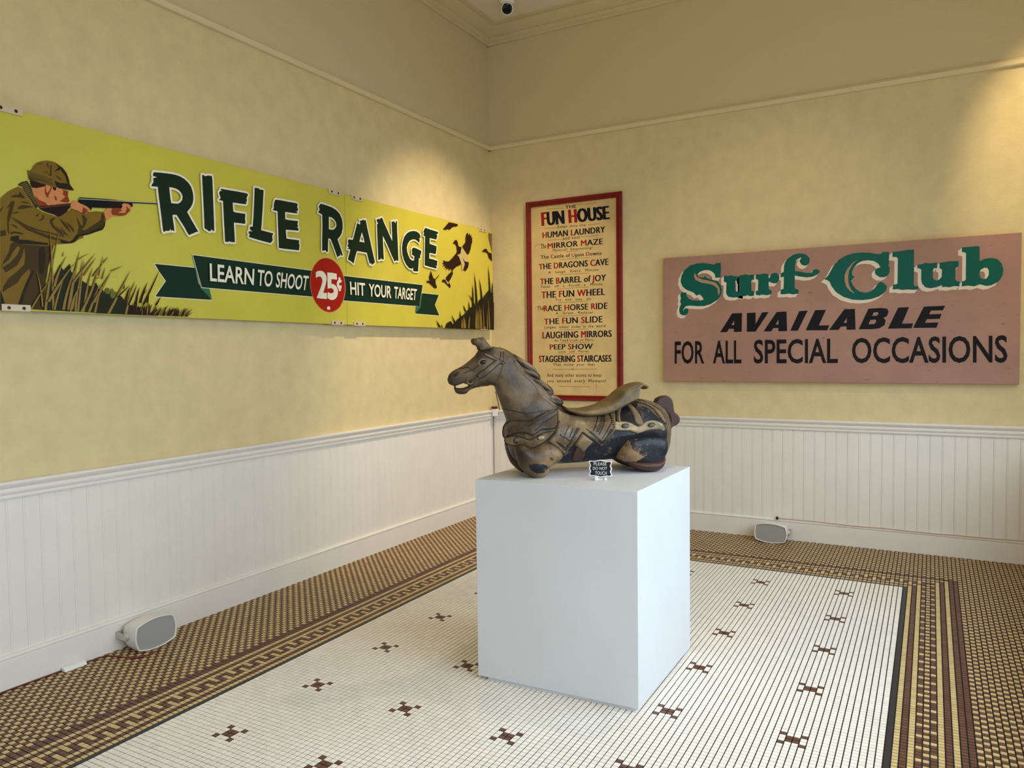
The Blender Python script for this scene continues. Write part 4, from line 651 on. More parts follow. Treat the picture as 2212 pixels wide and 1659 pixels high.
HEAD_LINES=[
 '-0.1563 0.5813 -0.1645 0.5492 -0.1626 0.5277',
 '-0.1805 0.4314 -0.208 0.4375 -0.2298 0.454',
 '-0.3066 0.4345 -0.2905 0.4234 -0.2631 0.4254',
 '-0.3487 0.5096 -0.3108 0.5143 -0.284 0.4925',
 '-0.1754 0.3991 -0.1649 0.3557 -0.1571 0.3123',
 '-0.1431 0.3173 -0.0534 0.298 0.0609 0.3106',
 '-0.3329 0.4882 -0.2893 0.5032 -0.2617 0.524',
]
MANE_LINES=[
 '-0.0883 0.5534 -0.0607 0.5097 -0.01 0.4816 0.0183 0.4701',
 '-0.0826 0.5588 -0.0436 0.5203 0.0015 0.4923',
 '-0.0748 0.51 -0.0327 0.4821 0.0012 0.4705 0.0182 0.4565',
 '-0.0385 0.474 0.0009 0.4432 0.0466 0.4313 0.078 0.4113',
 '-0.0104 0.4544 0.0236 0.4318 0.0636 0.4144 0.0865 0.3919',
 '-0.0048 0.4434 0.029 0.4043 0.0634 0.3897 0.0863 0.3809',
 '0.029 0.3989 0.0573 0.3652 0.0919 0.3587 0.1266 0.3467',
 '0.043 0.3738 0.0744 0.3427 0.1091 0.3362',
 '0.0546 0.3817 0.0861 0.3589 0.1209 0.3551',
]
HORSE_NAVY='0.108 0.1414 0.122 0.1038 0.2005 0.2053 0.302 0.1352 0.3704 0.2121 0.3829 0.2999 0.4667 0.3303 0.5573 0.3052 0.6244 0.2357 0.6458 0.1898 0.6425 0.1223 0.6238 0.0668 0.3813 0.0623 0.1415 0.0501 0.1017 0.0766 0.1021 0.1146'
HORSE_PATCH='0.3768 0.0722 0.3921 0.1381 0.4103 0.179 0.4283 0.1866 0.4401 0.1527 0.446 0.119 0.476 0.0952 0.5062 0.0797 0.4697 0.0564 0.4335 0.0526'
HORSE_TEETH='-0.358 0.4322 -0.3394 0.4381 -0.3405 0.4328 -0.3537 0.4283'
HORSE_LEGPATCH='-0.0592 0.0676 -0.0313 0.0741 0.0246 0.0648 0.0368 0.049 0.0157 0.0276 -0.0235 0.0265 -0.0511 0.0457'
MANE_LOCKS=[
 '-0.101 0.5725 -0.066 0.5435 -0.0297 0.5191 0.0013 0.4979 0.0181 0.4731',
 '-0.0989 0.5563 -0.0719 0.5198 -0.0356 0.4959 -0.0018 0.479 0.0197 0.4622',
 '-0.0914 0.5347 -0.0609 0.4991 -0.0217 0.474 0.0093 0.4516 0.0433 0.4328 0.0689 0.4147',
 '-0.0666 0.4965 -0.0303 0.466 0.0092 0.4461 0.0433 0.4263 0.0832 0.3979',
 '-0.0415 0.4717 -0.0079 0.4384 0.0317 0.4129 0.0601 0.3958 0.0841 0.3787',
 '-0.0192 0.4495 0.0089 0.4162 0.0427 0.3799 0.077 0.357 0.1184 0.3365',
 '0.0034 0.4327 0.0429 0.3935 0.0828 0.3678 0.1088 0.3616 0.1278 0.3484',
 '0.0144 0.4052 0.0426 0.3662 0.0739 0.3379 0.1084 0.3248',
 '-0.086 0.5157 -0.0528 0.4762 -0.0135 0.4439 0.0202 0.405 0.054 0.3604',
 '-0.0024 0.4274 0.0256 0.3831 0.0568 0.3494 0.0882 0.3292',
]
# ------------------------------------------------------------------ materials of the room
def wall_material():
    m = mat('wall_plaster_yellow', srgb(216,199,152), 0.75, noise=0.06, nscale=9, bump=0.22, bscale=75)
    nt = m.node_tree; b = nt.nodes['Principled BSDF']
    g = nt.nodes.new('ShaderNodeNewGeometry'); sp = nt.nodes.new('ShaderNodeSeparateXYZ'); nt.links.new(g.outputs['Position'], sp.inputs[0])
    gt = nt.nodes.new('ShaderNodeMath'); gt.operation = 'GREATER_THAN'; gt.inputs[1].default_value = 3.44; nt.links.new(sp.outputs[2], gt.inputs[0])
    old = b.inputs['Base Color'].links[0].from_socket
    mx = nt.nodes.new('ShaderNodeMix'); mx.data_type = 'RGBA'; mx.blend_type = 'MIX'
    nt.links.new(gt.outputs[0], mx.inputs[0]); nt.links.new(old, mx.inputs[6]); mx.inputs[7].default_value = (*srgb(210,194,154), 1)
    nt.links.new(mx.outputs[2], b.inputs['Base Color']); return m
M_WALL = wall_material()
M_CEIL = mat('ceiling_paint', srgb(232,222,200), 0.8, noise=0.02)
M_TRIM = mat('cream_trim_paint', srgb(222,206,166), 0.5, noise=0.02, nscale=12)
M_CROWN = mat('crown_moulding_paint', srgb(208,192,152), 0.6, noise=0.02)
M_WHITE = mat('white_wainscot_paint', srgb(234,229,220), 0.42, noise=0.025, nscale=5, bump=0.03, bscale=40)
M_GROUT = mat('dark_grout', srgb(34,26,23), 0.9, noise=0.25, nscale=14)
M_TW = mat('tile_cream_white', srgb(244,235,222), 0.34, isl=0.045, noise=0.03, nscale=2.5)
M_TY = mat('tile_yellow_ochre', srgb(214,186,128), 0.42, isl=0.10)
M_TB = mat('tile_red_brown', srgb(104,68,52), 0.42, isl=0.16)
M_TK = mat('tile_black', srgb(46,44,44), 0.45, isl=0.05)
# ------------------------------------------------------------------ room shell
b = MB(); b.box(-0.2, 0, YF-0.2, 0.2, -0.1, ZC+0.1); wall_left = struct(b.build('wall_left', M_WALL))
b = MB(); b.box(0, XR+0.3, 0, 0.2, -0.1, ZC+0.1); wall_back = struct(b.build('wall_back', M_WALL))
b = MB()
for q in [(-0.0, YF, 0, 0.45), (-0.0, YF, 3.2, ZC), (-0.75, -0.0, 0.45, 3.2), (YF, -6.4, 0.45, 3.2), (-3.7,-3.5,0.45,3.2)]:
    b.box(XR, XR+0.3, min(q[0],q[1]), max(q[0],q[1]), q[2], q[3])
b.box(XR-0.50, XR, -5.0, 0.0, 0.0, 0.80)  # added unseen box, keeps window light off the low back wall
struct(b.build('wall_right_and_shade_box', M_WALL))
b = MB()
for q in [(0, XR, 0, 0.7), (0, XR, 3.3, ZC), (0, 0.4, 0.7, 3.3), (4.4, XR, 0.7, 3.3)]: b.box(q[0], q[1], YF-0.3, YF, q[2], q[3])
struct(b.build('wall_front', M_WALL))
b = MB(); b.box(-0.2, XR+0.3, YF-0.2, 0.2, ZC, ZC+0.12); struct(b.build('ceiling', M_CEIL))
wn = MB()
for y0, y1 in ((-6.4,-3.7),(-3.5,-0.75)):
    wn.box(XR+0.02,XR+0.09,y0,y0+0.06,0.45,3.2); wn.box(XR+0.02,XR+0.09,y1-0.06,y1,0.45,3.2)
    wn.box(XR+0.02,XR+0.09,y0,y1,0.45,0.52); wn.box(XR+0.02,XR+0.09,y0,y1,3.13,3.2); wn.box(XR+0.02,XR+0.09,y0,y1,2.3,2.36)
struct(wn.build('window_1', M_WHITE))
wn = MB()
for a0 in (0.4, 2.37, 4.34): wn.box(a0,a0+0.06,YF-0.09,YF-0.02,0.7,3.3)
wn.box(0.4,4.4,YF-0.09,YF-0.02,0.7,0.77); wn.box(0.4,4.4,YF-0.09,YF-0.02,3.23,3.3)
struct(wn.build('window_2', M_WHITE))
# trims: profile given as (distance from wall, z)
def trim(prof, name, left, material):
    b = MB()
    if left: b.prism([(d, z) for d, z in prof], 'y', YF, 0.0)
    else: b.prism([(-d, z) for d, z in prof], 'x', 0.0, XR)
    return struct(b.build(name, material))
BASE = [(0,0),(0.020,0),(0.020,0.136),(0.016,0.141),(0.024,0.146),(0.024,0.152),(0.015,0.160),(0,0.160)]
RAIL = [(0,0.872),(0.016,0.872),(0.020,0.880),(0.020,0.893),(0.026,0.897),(0.031,0.908),(0.031,0.918),(0.026,0.922),(0.034,0.928),(0.042,0.938),(0.046,0.945),(0.046,0.953),(0.040,0.957),(0,0.957)]
PICT = [(0,3.408),(0.024,3.408),(0.030,3.414),(0.030,3.440),(0.022,3.447),(0.016,3.456),(0,3.456)]
CROWN = [(0,4.375),(0.018,4.375),(0.026,4.380),(0.030,4.392),(0.045,4.398),(0.062,4.412),(0.066,4.420),(0.085,4.424),(0.105,4.434),(0.130,4.452),(0.148,4.470),(0.156,4.482),(0.185,4.486),(0.200,4.492),(0.200,4.502),(0,4.502)]
for nm, pr, mt in (('baseboard', BASE, M_WHITE), ('trim_1', RAIL, M_WHITE), ('trim_2', PICT, M_TRIM), ('trim_3', CROWN, M_CROWN)):
    if nm == 'baseboard': trim(pr, 'baseboard_left', True, mt); trim(pr, 'baseboard_back', False, mt)
    else:
        k = int(nm[-1])*2; trim(pr, 'trim_%d' % (k-1), True, mt); trim(pr, 'trim_%d' % k, False, mt)
# wainscot boards, one object each
def board_mesh(name, pitch, depth, left):
    wdt = pitch
    prof = [(0.0002,0),(wdt-0.0002,0),(wdt-0.0002,depth*0.55),(wdt-0.0020,depth),(0.0105,depth),(0.0098,depth*0.60),(0.0086,depth*0.60),(0.0065,depth*1.05),(0.0030,depth*1.12),(0.0002,depth*0.62)]
    b = MB()
    if left: b.prism([(d, s) for s, d in prof], 'z', 0.150, 0.880)
    else: b.prism([(s, -d) for s, d in prof], 'z', 0.150, 0.880)
    o = b.build(name, M_WHITE); return o
def run(parent, left, pitch, start, a, bnd):
    o0 = board_mesh('wainscot_board', pitch, 0.0065 if not left else 0.0028, left)
    o0.parent = parent; k0 = int(math.floor((a-start)/pitch)); first = True
    for k in range(k0, int(math.ceil((bnd-start)/pitch))):
        s = start+k*pitch
        if s < a-0.075 or s+pitch > bnd+0.075: continue
        o = o0 if first else o0.copy()
        if not first: COL.objects.link(o)
        first = False
        o.location = (0, s, 0) if left else (s, 0, 0)
run(wall_left, True, 0.07565, -4.3727+0.07565*57.8-0.07565*57.8, -6.8, -0.02)
run(wall_back, False, 0.07829, 3.2083, 0.02, XR)
# ------------------------------------------------------------------ floor of small square tiles
XW0, XW1, YW1 = 0.921, 3.541, -0.932
PXW, PYW, PB = 0.0262, 0.0247, 0.0253
floor_b = MB(); floor_b.box(-0.2, XR+0.3, YF-0.2, 0.2, -0.10, -0.0022); FLOOR = struct(floor_b.build('floor', M_GROUT))
xs = [XW0+k*PXW for k in range(101)]
k = 1
while xs[0] > 0.002: xs.insert(0, XW0-k*PB); k += 1
nL = k-1
k = 1
while xs[-1] < XR: xs.append(XW1+k*PB); k += 1
ys = [YW1-j*PYW for j in range(0, 262)]        # going toward the camera
k = 1
while ys[0] < -0.004: ys.insert(0, YW1+k*PB); k += 1
nF = k-1
def tile_kind(i, j):
    """i column index in xs, j row index in ys -> 0 white 1 yellow 2 brown 3 black"""
    ox = nL-i if i < nL else (i-(nL+100)+1 if i >= nL+100 else 0)
    oy = nF-j if j < nF else 0
    if ox == 0 and oy == 0:
        ci = (nL+100-12-i); cj = (j-nF-12)       # offsets from first motif centre lines
        a = (ci % 19); bb = (cj % 20)
        a = a-19 if a > 9 else a; bb = bb-20 if bb > 9 else bb
        # motif cells: a in -1..2 (ci counts leftwards), b in -2..1
        if a in (0,1) and bb in (-1,0): return 2
        if a in (-1,2) and bb in (-2,1): return 2
        return 0
    r = max(ox, oy)
    along = j if ox >= oy else i
    rr = r-1
    if rr == 0: return 3
    if rr in (1,3,7,9): return 1
    if rr in (2,8,10,11): return 2
    if rr == 5: return 1 if along % 2 == 0 else 2
    if rr == 6: return 1 if along % 4 == 0 else 2
    if rr == 4: return 1 if along % 4 == 2 else 2
    return 1 if (i+j) % 2 == 0 else 2
TM = [M_TW, M_TY, M_TB, M_TK]
GX, GY, BV = 0.0019, 0.0011, 0.0005
def tile_v(x0, x1, y0, y1, dz=0.0, g=0.0):
    a0, a1, b0, b1 = x0+GX+g*.4, x1-GX-g*.4, y0+GY+g, y1-GY-g
    return [(a0,b0,-0.004),(a1,b0,-0.004),(a1,b1,-0.004),(a0,b1,-0.004),(a0+BV,b0+BV,dz),(a1-BV,b0+BV,dz),(a1-BV,b1-BV,dz),(a0+BV,b1-BV,dz)]
TF = [(4,5,6,7),(0,1,5,4),(1,2,6,5),(2,3,7,6),(3,0,4,7)]
cand = []
for j in range(len(ys)-1):
    for i in range(len(xs)-1):
        x0, x1, y1, y0 = xs[i], xs[i+1], ys[j], ys[j+1]
        if x1 < 0.018 or y0 > -0.018: continue
        kd = tile_kind(i, j)
        if kd == 3: continue
        c = Vector(((x0+x1)/2, (y0+y1)/2, 0)); d = c-CAM; zz = d.dot(fwd)
        big = 0
        if zz > 0.3:
            u = d.dot(rt2)/zz*FPX; v = -d.dot(up2)/zz*FPX
            if abs(u) < 1090 and abs(v) < 815: big = 1/zz**3
        cand.append((big, x0, x1, y0, y1, kd))
order = sorted(range(len(cand)), key=lambda q: -cand[q][0])
single = set(order[:300])
nv = []; nf = []; nm = []
protos = {}
for q, (bg_, x0, x1, y0, y1, kd) in enumerate(cand):
    x0 = max(x0, 0.0); y1 = min(y1, 0.0)
    dz = ((q*7919) % 11 - 5)*0.00005
    if q in single:
        key = (kd, round(x1-x0, 4))
        if key not in protos:
            m_ = MB(); m_.add(tile_v(0, x1-x0, 0, y1-y0, 0, 0.0 if kd == 0 else 0.0006), TF); o = m_.build('mosaic_tile', TM[kd]); protos[key] = o
        else:
            o = protos[key].copy(); COL.objects.link(o)
        o.location = (x0, y0, dz); o.parent = FLOOR
    else:
        n = len(nv); nv.extend(tile_v(x0, x1, y0, y1, dz, 0.0009 if kd in (1,2) else 0.0)); nf.extend([(n+a, n+b_, n+c_, n+d_) for a, b_, c_, d_ in TF]); nm.extend([kd]*5)
me = bpy.data.meshes.new('mosaic_tiles'); me.from_pydata(nv, [], nf)
for m_ in TM: me.materials.append(m_)
me.polygons.foreach_set('material_index', nm); me.update()
o = bpy.data.objects.new('mosaic_tiles', me); COL.objects.link(o); o.parent = FLOOR; o['kind'] = 'stuff'
def strip(x0, x1, y0, y1):
    b = MB(); b.add(tile_v(x0, x1, y0, y1), TF); o = b.build('black_tile_strip', M_TK, FLOOR); return o
strip(XW0-PB, XW0, ys[-1], YW1+PB); strip(XW1, XW1+PB, ys[-1], YW1+PB); strip(XW0, XW1, YW1, YW1+PB)

# ------------------------------------------------------------------ painted signs
def planar(kind, off):
    """sign plane mapper: (u,v) -> world; rifle sign hangs on the left wall (u = distance from corner), others on the back wall"""
    if kind == 'left': return lambda u, v, e=0.0: (off+e, -u, v)
    return lambda u, v, e=0.0: (u, -off-e, v)
ZC_ = [0]
def nxt():
    ZC_[0] = (ZC_[0]+1) % 60; return ZC_[0]*4e-6
def fill(mb, fn, loops, e, mi=0):
    e = e+nxt()
    vs, fs = tess(loops); mb.add([fn(a, b_, e) for a, b_ in vs], fs, mi)
def stroke(mb, fn, loops, wd, e, mi=0, closed=True, cap=8):
    for l in loops:
        n = len(l)
        for k in range(n if closed else n-1):
            (x0, y0), (x1, y1) = l[k], l[(k+1) % n]; dx, dy = x1-x0, y1-y0; L = math.hypot(dx, dy) or 1e-9; e_ = e+nxt()
            nx, ny = -dy/L*wd, dx/L*wd
            mb.add([fn(x0+nx,y0+ny,e_), fn(x1+nx,y1+ny,e_), fn(x1-nx,y1-ny,e_), fn(x0-nx,y0-ny,e_)], [(0,1,2,3)], mi)
        for x0, y0 in l:
            e_ = e+nxt(); mb.add([fn(x0+wd*math.cos(2*math.pi*t/cap), y0+wd*math.sin(2*math.pi*t/cap), e_) for t in range(cap)], [tuple(range(cap))], mi)
def text_mesh(txt, bold=0.0, shear=0.0, space=1.0, runs=None):
    cu = bpy.data.curves.new('t', 'FONT'); cu.body = txt; cu.size = 1.0; cu.offset = bold; cu.shear = shear; cu.space_character = space
    cu.resolution_u = 3; cu.fill_mode = 'FRONT'
    ob = bpy.data.objects.new('t', cu); COL.objects.link(ob)
    for m_ in range(2): cu.materials.append(None)
    if runs:
        for k in runs: cu.body_format[k].material_index = 1
    dg = bpy.context.evaluated_depsgraph_get(); dg.update(); me = ob.evaluated_get(dg).to_mesh()
    vs = [(v.co.x, v.co.y) for v in me.vertices]; fs = [tuple(p_.vertices) for p_ in me.polygons]; mi = [p_.material_index for p_ in me.polygons]
    ob.evaluated_get(dg).to_mesh_clear(); bpy.data.objects.remove(ob); bpy.data.curves.remove(cu)
    return vs, fs, mi
CAPH = None
def cap_height():
    vs, _, _ = text_mesh('H'); return max(v[1] for v in vs)
CAPH = cap_height()
def put_text(mb, fn, txt, quad, e, bold=0.0, shear=0.0, runs=None, mis=(0,1), space=1.0, strikes=0.0):
    if strikes > 0:
        n_ = 5; (ax, ay), (bx, by), (cx, cy), (dx, dy) = quad; hh = abs(ay-dy)
        for k in range(n_):
            o_ = (k/(n_-1)*2-1)*strikes*hh
            put_text(mb, fn, txt, [(x+o_, y) for x, y in quad], e+k*1.5e-5, bold, shear, runs, mis, space)
        return
    vs, fs, mi = text_mesh(txt, bold, shear, space, runs)
    x0 = min(v[0] for v in vs); x1 = max(v[0] for v in vs); y0 = -bold; y1 = CAPH+bold
    (ax, ay), (bx, by), (cx, cy), (dx, dy) = quad      # TL TR BR BL
    out = []
    for x, y in vs:
        s = (x-x0)/(x1-x0); t = (y-y0)/(y1-y0)
        top = (ax+(bx-ax)*s, ay+(by-ay)*s); bot = (dx+(cx-dx)*s, dy+(cy-dy)*s)
        out.append(fn(bot[0]+(top[0]-bot[0])*t, bot[1]+(top[1]-bot[1])*t, e))
    n = len(mb.v); mb.v += out; mb.f += [tuple(i+n for i in f) for f in fs]; mb.mi += [mis[m_] for m_ in mi]
def subquad(q, s0, s1):
    (ax, ay), (bx, by), (cx, cy), (dx, dy) = q
    L = lambda a, b_, t: a+(b_-a)*t
    return [(L(ax,bx,s0),L(ay,by,s0)),(L(ax,bx,s1),L(ay,by,s1)),(L(dx,cx,s1),L(dy,cy,s1)),(L(dx,cx,s0),L(dy,cy,s0))]
def paint(name, rgb, rough=0.5): return mat('paint_'+name, srgb(*rgb), rough, noise=0.05, nscale=25, spec=0.15)
PM = {k: paint(k, v) for k, v in dict(green=(20,42,24), ribbon=(16,46,32), ribbon_l=(52,104,78), cream=(236,230,208), red=(168,30,16), coat=(122,96,28),
    coat_d=(66,52,18), coat_k=(40,33,16), collar=(58,48,26), collar_l=(128,110,60), skin=(206,134,84), skin_d=(136,58,26), hair=(44,22,12), hat=(120,94,30),
    hat_b=(108,90,34), stock=(34,16,12), stock_l=(92,52,40), gun=(14,18,14), gun_l=(190,186,172), duck=(46,24,16), duck_l=(200,176,120), trunk=(120,96,70),
    bush=(34,38,18), bush_l=(104,104,44), bush_k=(38,30,18), reed=(142,116,54)).items()}
def sign_board_material():
    m = mat('sign_chartreuse_paint', srgb(196,190,72), 0.38, noise=0.05, nscale=4)
    nt = m.node_tree; b = nt.nodes['Principled BSDF']; g = nt.nodes.new('ShaderNodeNewGeometry'); sp = nt.nodes.new('ShaderNodeSeparateXYZ')
    nt.links.new(g.outputs['Position'], sp.inputs[0]); mr = nt.nodes.new('ShaderNodeMapRange')
    mr.inputs['From Min'].default_value = -4.4; mr.inputs['From Max'].default_value = -0.1; nt.links.new(sp.outputs[1], mr.inputs[0])
    mx = nt.nodes.new('ShaderNodeMix'); mx.data_type = 'RGBA'; nt.links.new(mr.outputs[0], mx.inputs[0])
    mx.inputs[6].default_value = (*srgb(196,192,72), 1); mx.inputs[7].default_value = (*srgb(206,190,70), 1)
    old = b.inputs['Base Color'].links[0].from_node
    nt.links.new(mx.outputs[2], old.inputs[0]); return m
# --- rifle range sign
RX = 0.065
M_RB = sign_board_material(); M_RE = mat('sign_edge_brown', srgb(96,78,40), 0.6)
rs = empty('painted_sign', 'long chartreuse sign lettered RIFLE RANGE with hunter and ducks on the left wall', 'sign', (RX-0.011, -2.2, 1.72))
def par(o, p_):
    o.parent = p_; o.matrix_parent_inverse = Matrix.Translation(-Vector(p_.location)) if p_.rotation_euler.z == 0 else p_.matrix_basis.inverted(); return o
def slab(y0, y1, z0a, z1a, z0b, z1b):
    b = MB(); x0, x1 = RX-0.022, RX
    b.add([(x0,y0,z0a),(x1,y0,z0a),(x1,y1,z0b),(x0,y1,z0b),(x0,y0,z1a),(x1,y0,z1a),(x1,y1,z1b),(x0,y1,z1b)],[(0,3,2,1),(4,5,6,7),(0,1,5,4),(1,2,6,5),(2,3,7,6),(3,0,4,7)]); return b
b = slab(-4.95, -2.1115, 1.7330, 2.6315, 1.7190, 2.6355); par(b.build('sign_board', M_RB, bevel=0.0015), rs)
b = slab(-2.1085, -0.0715, 1.7185, 2.6355, 1.7215, 2.6405); par(b.build('sign_board', M_RB, bevel=0.0015), rs)
fl = planar('left', RX)
order_ = []
layers = {}
def lay(m): 
    if m not in layers: layers[m] = MB()
    return layers[m]
e = 0.0004; STEP = 0.00006
SKIP = ('duck',)
hunter = MB(); hmats = list(PM.keys())
def group_for(m, k): return
# scenery and hunter: one part each
parts = {'hunter_painting': MB(), 'ribbon_banner': MB(), 'price_disc': MB(), 'reed_painting': MB()}
for k, (m, s) in enumerate(RIFLE_SHAPES):
    pts = ps(s); e += STEP; key = m[:-2] if m.endswith('_o') or m in ('cream_l','cream_s') else m
    if m.startswith('ribbon'): tgt = 'ribbon_banner'
    elif m.startswith('red') or m.startswith('cream'): tgt = 'price_disc'
    elif m.startswith('duck') or m == 'trunk':
        cx_ = sum(a for a, _ in pts)/len(pts); cy_ = sum(c for _, c in pts)/len(pts)
        tgt = 'duck_a' if cy_ > 2.55 and cx_ > 0.5 else ('trunk' if m == 'trunk' else ('duck_e' if cx_ < 0.25 else ('duck_b' if cy_ > 2.2 else ('duck_c' if cx_ > 0.99 else 'duck_d'))))
        tgt = 'duck_painting:'+tgt
        parts.setdefault(tgt, MB())
    elif m.startswith('bush'): tgt = 'reed_painting'
    else: tgt = 'hunter_painting'
    mb = parts[tgt]
    if m.endswith('_o'):
        stroke(mb, fl, [pts], 0.0035, e-STEP/2, hmats.index('cream') if m[0:3] != 'red' else hmats.index('skin'))
    fill(mb, fl, [pts], e, hmats.index(key))
for m, s, wd in RIFLE_BLADES:
    (x0,y0),(x1,y1),(x2,y2) = ps(s); e += STEP/4; mb = parts['reed_painting']; N = 7; L = []; Rr = []
    for t in range(N):
        t /= N-1; x = (1-t)**2*x0+2*t*(1-t)*x1+t*t*x2; y = (1-t)**2*y0+2*t*(1-t)*y1+t*t*y2; hw = wd*0.66*(1-t**2)+0.0006
        L.append((x-hw, y)); Rr.append((x+hw, y))
    lo = 1.7225+max(0, (x0-2.1))*0.0048
    L = [(a, max(b_, lo)) for a, b_ in L]; Rr = [(a, max(b_, lo)) for a, b_ in Rr]
    for t in range(N-1):
        mb.add([fl(*L[t],e), fl(*L[t+1],e), fl(*Rr[t+1],e), fl(*Rr[t],e)], [(0,1,2,3)], hmats.index(m))
        if m == 'reed': mb.add([fl(L[t][0]*.28+Rr[t][0]*.72,L[t][1],e+STEP/8), fl(L[t+1][0]*.28+Rr[t+1][0]*.72,L[t+1][1],e+STEP/8), fl(*Rr[t+1],e+STEP/8), fl(*Rr[t],e+STEP/8)], [(0,1,2,3)], hmats.index('bush_k'))
allm = [PM[k] for k in hmats]
q = ps(Q_LEARN)
x0_, x1_ = 95, 2075; e += STEP*4
for wd_, a_, c_ in (('LEARN',95,915),('TO',985,1292),('SHOOT',1370,2075)):
    tx = MB(); put_text(tx, fl, wd_, subquad(q,(a_-x0_)/(x1_-x0_),(c_-x0_)/(x1_-x0_)), e, 0.016); par(tx.build('banner_lettering', PM['cream'], fixn=False), rs)
q = ps(Q_HIT); x0_, x1_ = 135, 1595
for wd_, a_, c_ in (('HIT',135,435),('YOUR',510,1000),('TARGET',1060,1595)):
    tx = MB(); put_text(tx, fl, wd_, subquad(q,(a_-x0_)/(x1_-x0_),(c_-x0_)/(x1_-x0_)), e, 0.018); par(tx.build('banner_lettering', PM['cream'], fixn=False), rs)
for nm, mb in parts.items():
    o_ = par(mb.build(nm.split(':')[0], allm, fixn=False), rs)
    if nm in ('reed_painting',): o_['kind'] = 'stuff'
for ch, loops in RIFLE_LETTERS:
    L = [ps(s) for s in loops]; mb = MB(); stroke(mb, fl, L, 0.0115, e+0.0004, 1); fill(mb, fl, L, e+0.0009, 0); fill(mb, fl, L, e+0.0003, 1)
    par(mb.build('painted_letter', [PM['green'], PM['cream']], fixn=False), rs)
# thin barrel over the R
M_CLIP = mat('clear_clip', srgb(205,190,160), 0.3); M_SCREW = mat('clip_screw', srgb(60,48,36), 0.4, metal=0.6)
def clip(y, z, top):
    b = MB(); s = 1 if top else -1
    b.box(0.0, RX+0.006, y-0.062, y+0.062, z, z+s*0.004) if top else b.box(0.0, RX+0.006, y-0.062, y+0.062, z-0.004, z)
    b.box(RX+0.002, RX+0.007, y-0.062, y+0.062, min(z+s*0.004, z-s*0.026), max(z+s*0.004, z-s*0.026))
    o = par(b.build('mounting_clip', M_CLIP, bevel=0.001), rs)
    sb = MB()
    for dy in (-0.032, 0.032): sb.lathe([(0.0,0.002),(0.007,0.0015),(0.008,0)], (RX+0.007, y+dy, z-s*0.010), (1,0,0), 10)
    c = sb.build('clip_screw', M_SCREW, smooth=False); c.parent = o
for y, zt, zb in ((-4.325,2.634,1.730),(-2.215,2.637,1.719),(-1.985,2.637,1.718),(-0.25,2.641,1.721)): clip(y, zt, True); clip(y, zb, False)
# --- surf club sign
SY = 0.055
def surf_board():
    m = mat('sign_faded_pink_paint', srgb(166,126,110), 0.5, noise=0.10, nscale=3.0, bump=0.15, bscale=30)
    nt = m.node_tree; b = nt.nodes['Principled BSDF']; old = b.inputs['Base Color'].links[0].from_socket
    g = nt.nodes.new('ShaderNodeNewGeometry'); mp = nt.nodes.new('ShaderNodeMapping'); mp.inputs['Scale'].default_value = (5,5,22); nt.links.new(g.outputs['Position'], mp.inputs[0])
    n = nt.nodes.new('ShaderNodeTexNoise'); n.inputs['Scale'].default_value = 2.6; n.inputs['Detail'].default_value = 8; n.inputs['Roughness'].default_value = 0.75; nt.links.new(mp.outputs[0], n.inputs['Vector'])
    cr = nt.nodes.new('ShaderNodeValToRGB'); cr.color_ramp.elements[0].position = 0.60; cr.color_ramp.elements[1].position = 0.70; nt.links.new(n.outputs[0], cr.inputs[0])
    mx = nt.nodes.new('ShaderNodeMix'); mx.data_type = 'RGBA'; nt.links.new(cr.outputs[0], mx.inputs[0]); nt.links.new(old, mx.inputs[6]); mx.inputs[7].default_value = (*srgb(112,80,60), 1)
    nt.links.new(mx.outputs[2], b.inputs['Base Color']); return m
ss = empty('painted_sign', 'wide faded pink wooden sign lettered Surf Club Available on the right-hand wall', 'sign', (2.96, -0.03, 1.247))
b = MB(); b.box(1.712, 4.208, -SY, -0.002, 1.247, 2.277); par(b.build('sign_board', surf_board(), bevel=0.003), ss)
fb = planar('back', SY)
M_TEAL = paint('teal', (14,92,78), 0.35); M_SHAD = paint('letter_edge_white', (224,212,192)); M_BLACK = paint('black', (20,17,18), 0.35); M_SLOT = paint('slot', (178,140,112))
for li_, (nm, loops) in enumerate(SURF_LETTERS):
    L = [ps(s) for s in loops]
    if nm.endswith('_slot'):
        mb = MB(); fill(mb, fb, L, 0.0024); par(mb.build('painted_highlight', M_SLOT, fixn=False), ss); continue
    mb = MB()
    for k in range(1, 7):
        t = k/6; L2 = [[(x-0.019*t, y-0.021*t) for x, y in l] for l in L]; fill(mb, fb, L2, 0.0002+0.00003*k+li_*0.00002, 1)
    stroke(mb, fb, [[(x-0.019, y-0.021) for x, y in l] for l in L], 0.003, 0.0003, 1, cap=6)
    fill(mb, fb, L, 0.0012+li_*0.00004, 0)
    par(mb.build('painted_letter', [M_TEAL, M_SHAD], fixn=False), ss)
for nm, loops in AVAILABLE:
    L = [ps(s) for s in loops]; mb = MB(); fill(mb, fb, L, 0.0018); par(mb.build('painted_letter', M_BLACK, fixn=False), ss)
q = ps(Q_FOR); x0_, x1_ = 105, 2112
for wd_, a_, c_ in (('FOR',105,318),('ALL',380,575),('SPECIAL',658,1188),('OCCASIONS',1272,2112)):
    tx = MB(); put_text(tx, fb, wd_, subquad(q,(a_-x0_)/(x1_-x0_),(c_-x0_)/(x1_-x0_)), 0.0018, 0.016); par(tx.build('sign_lettering', M_BLACK, fixn=False), ss)
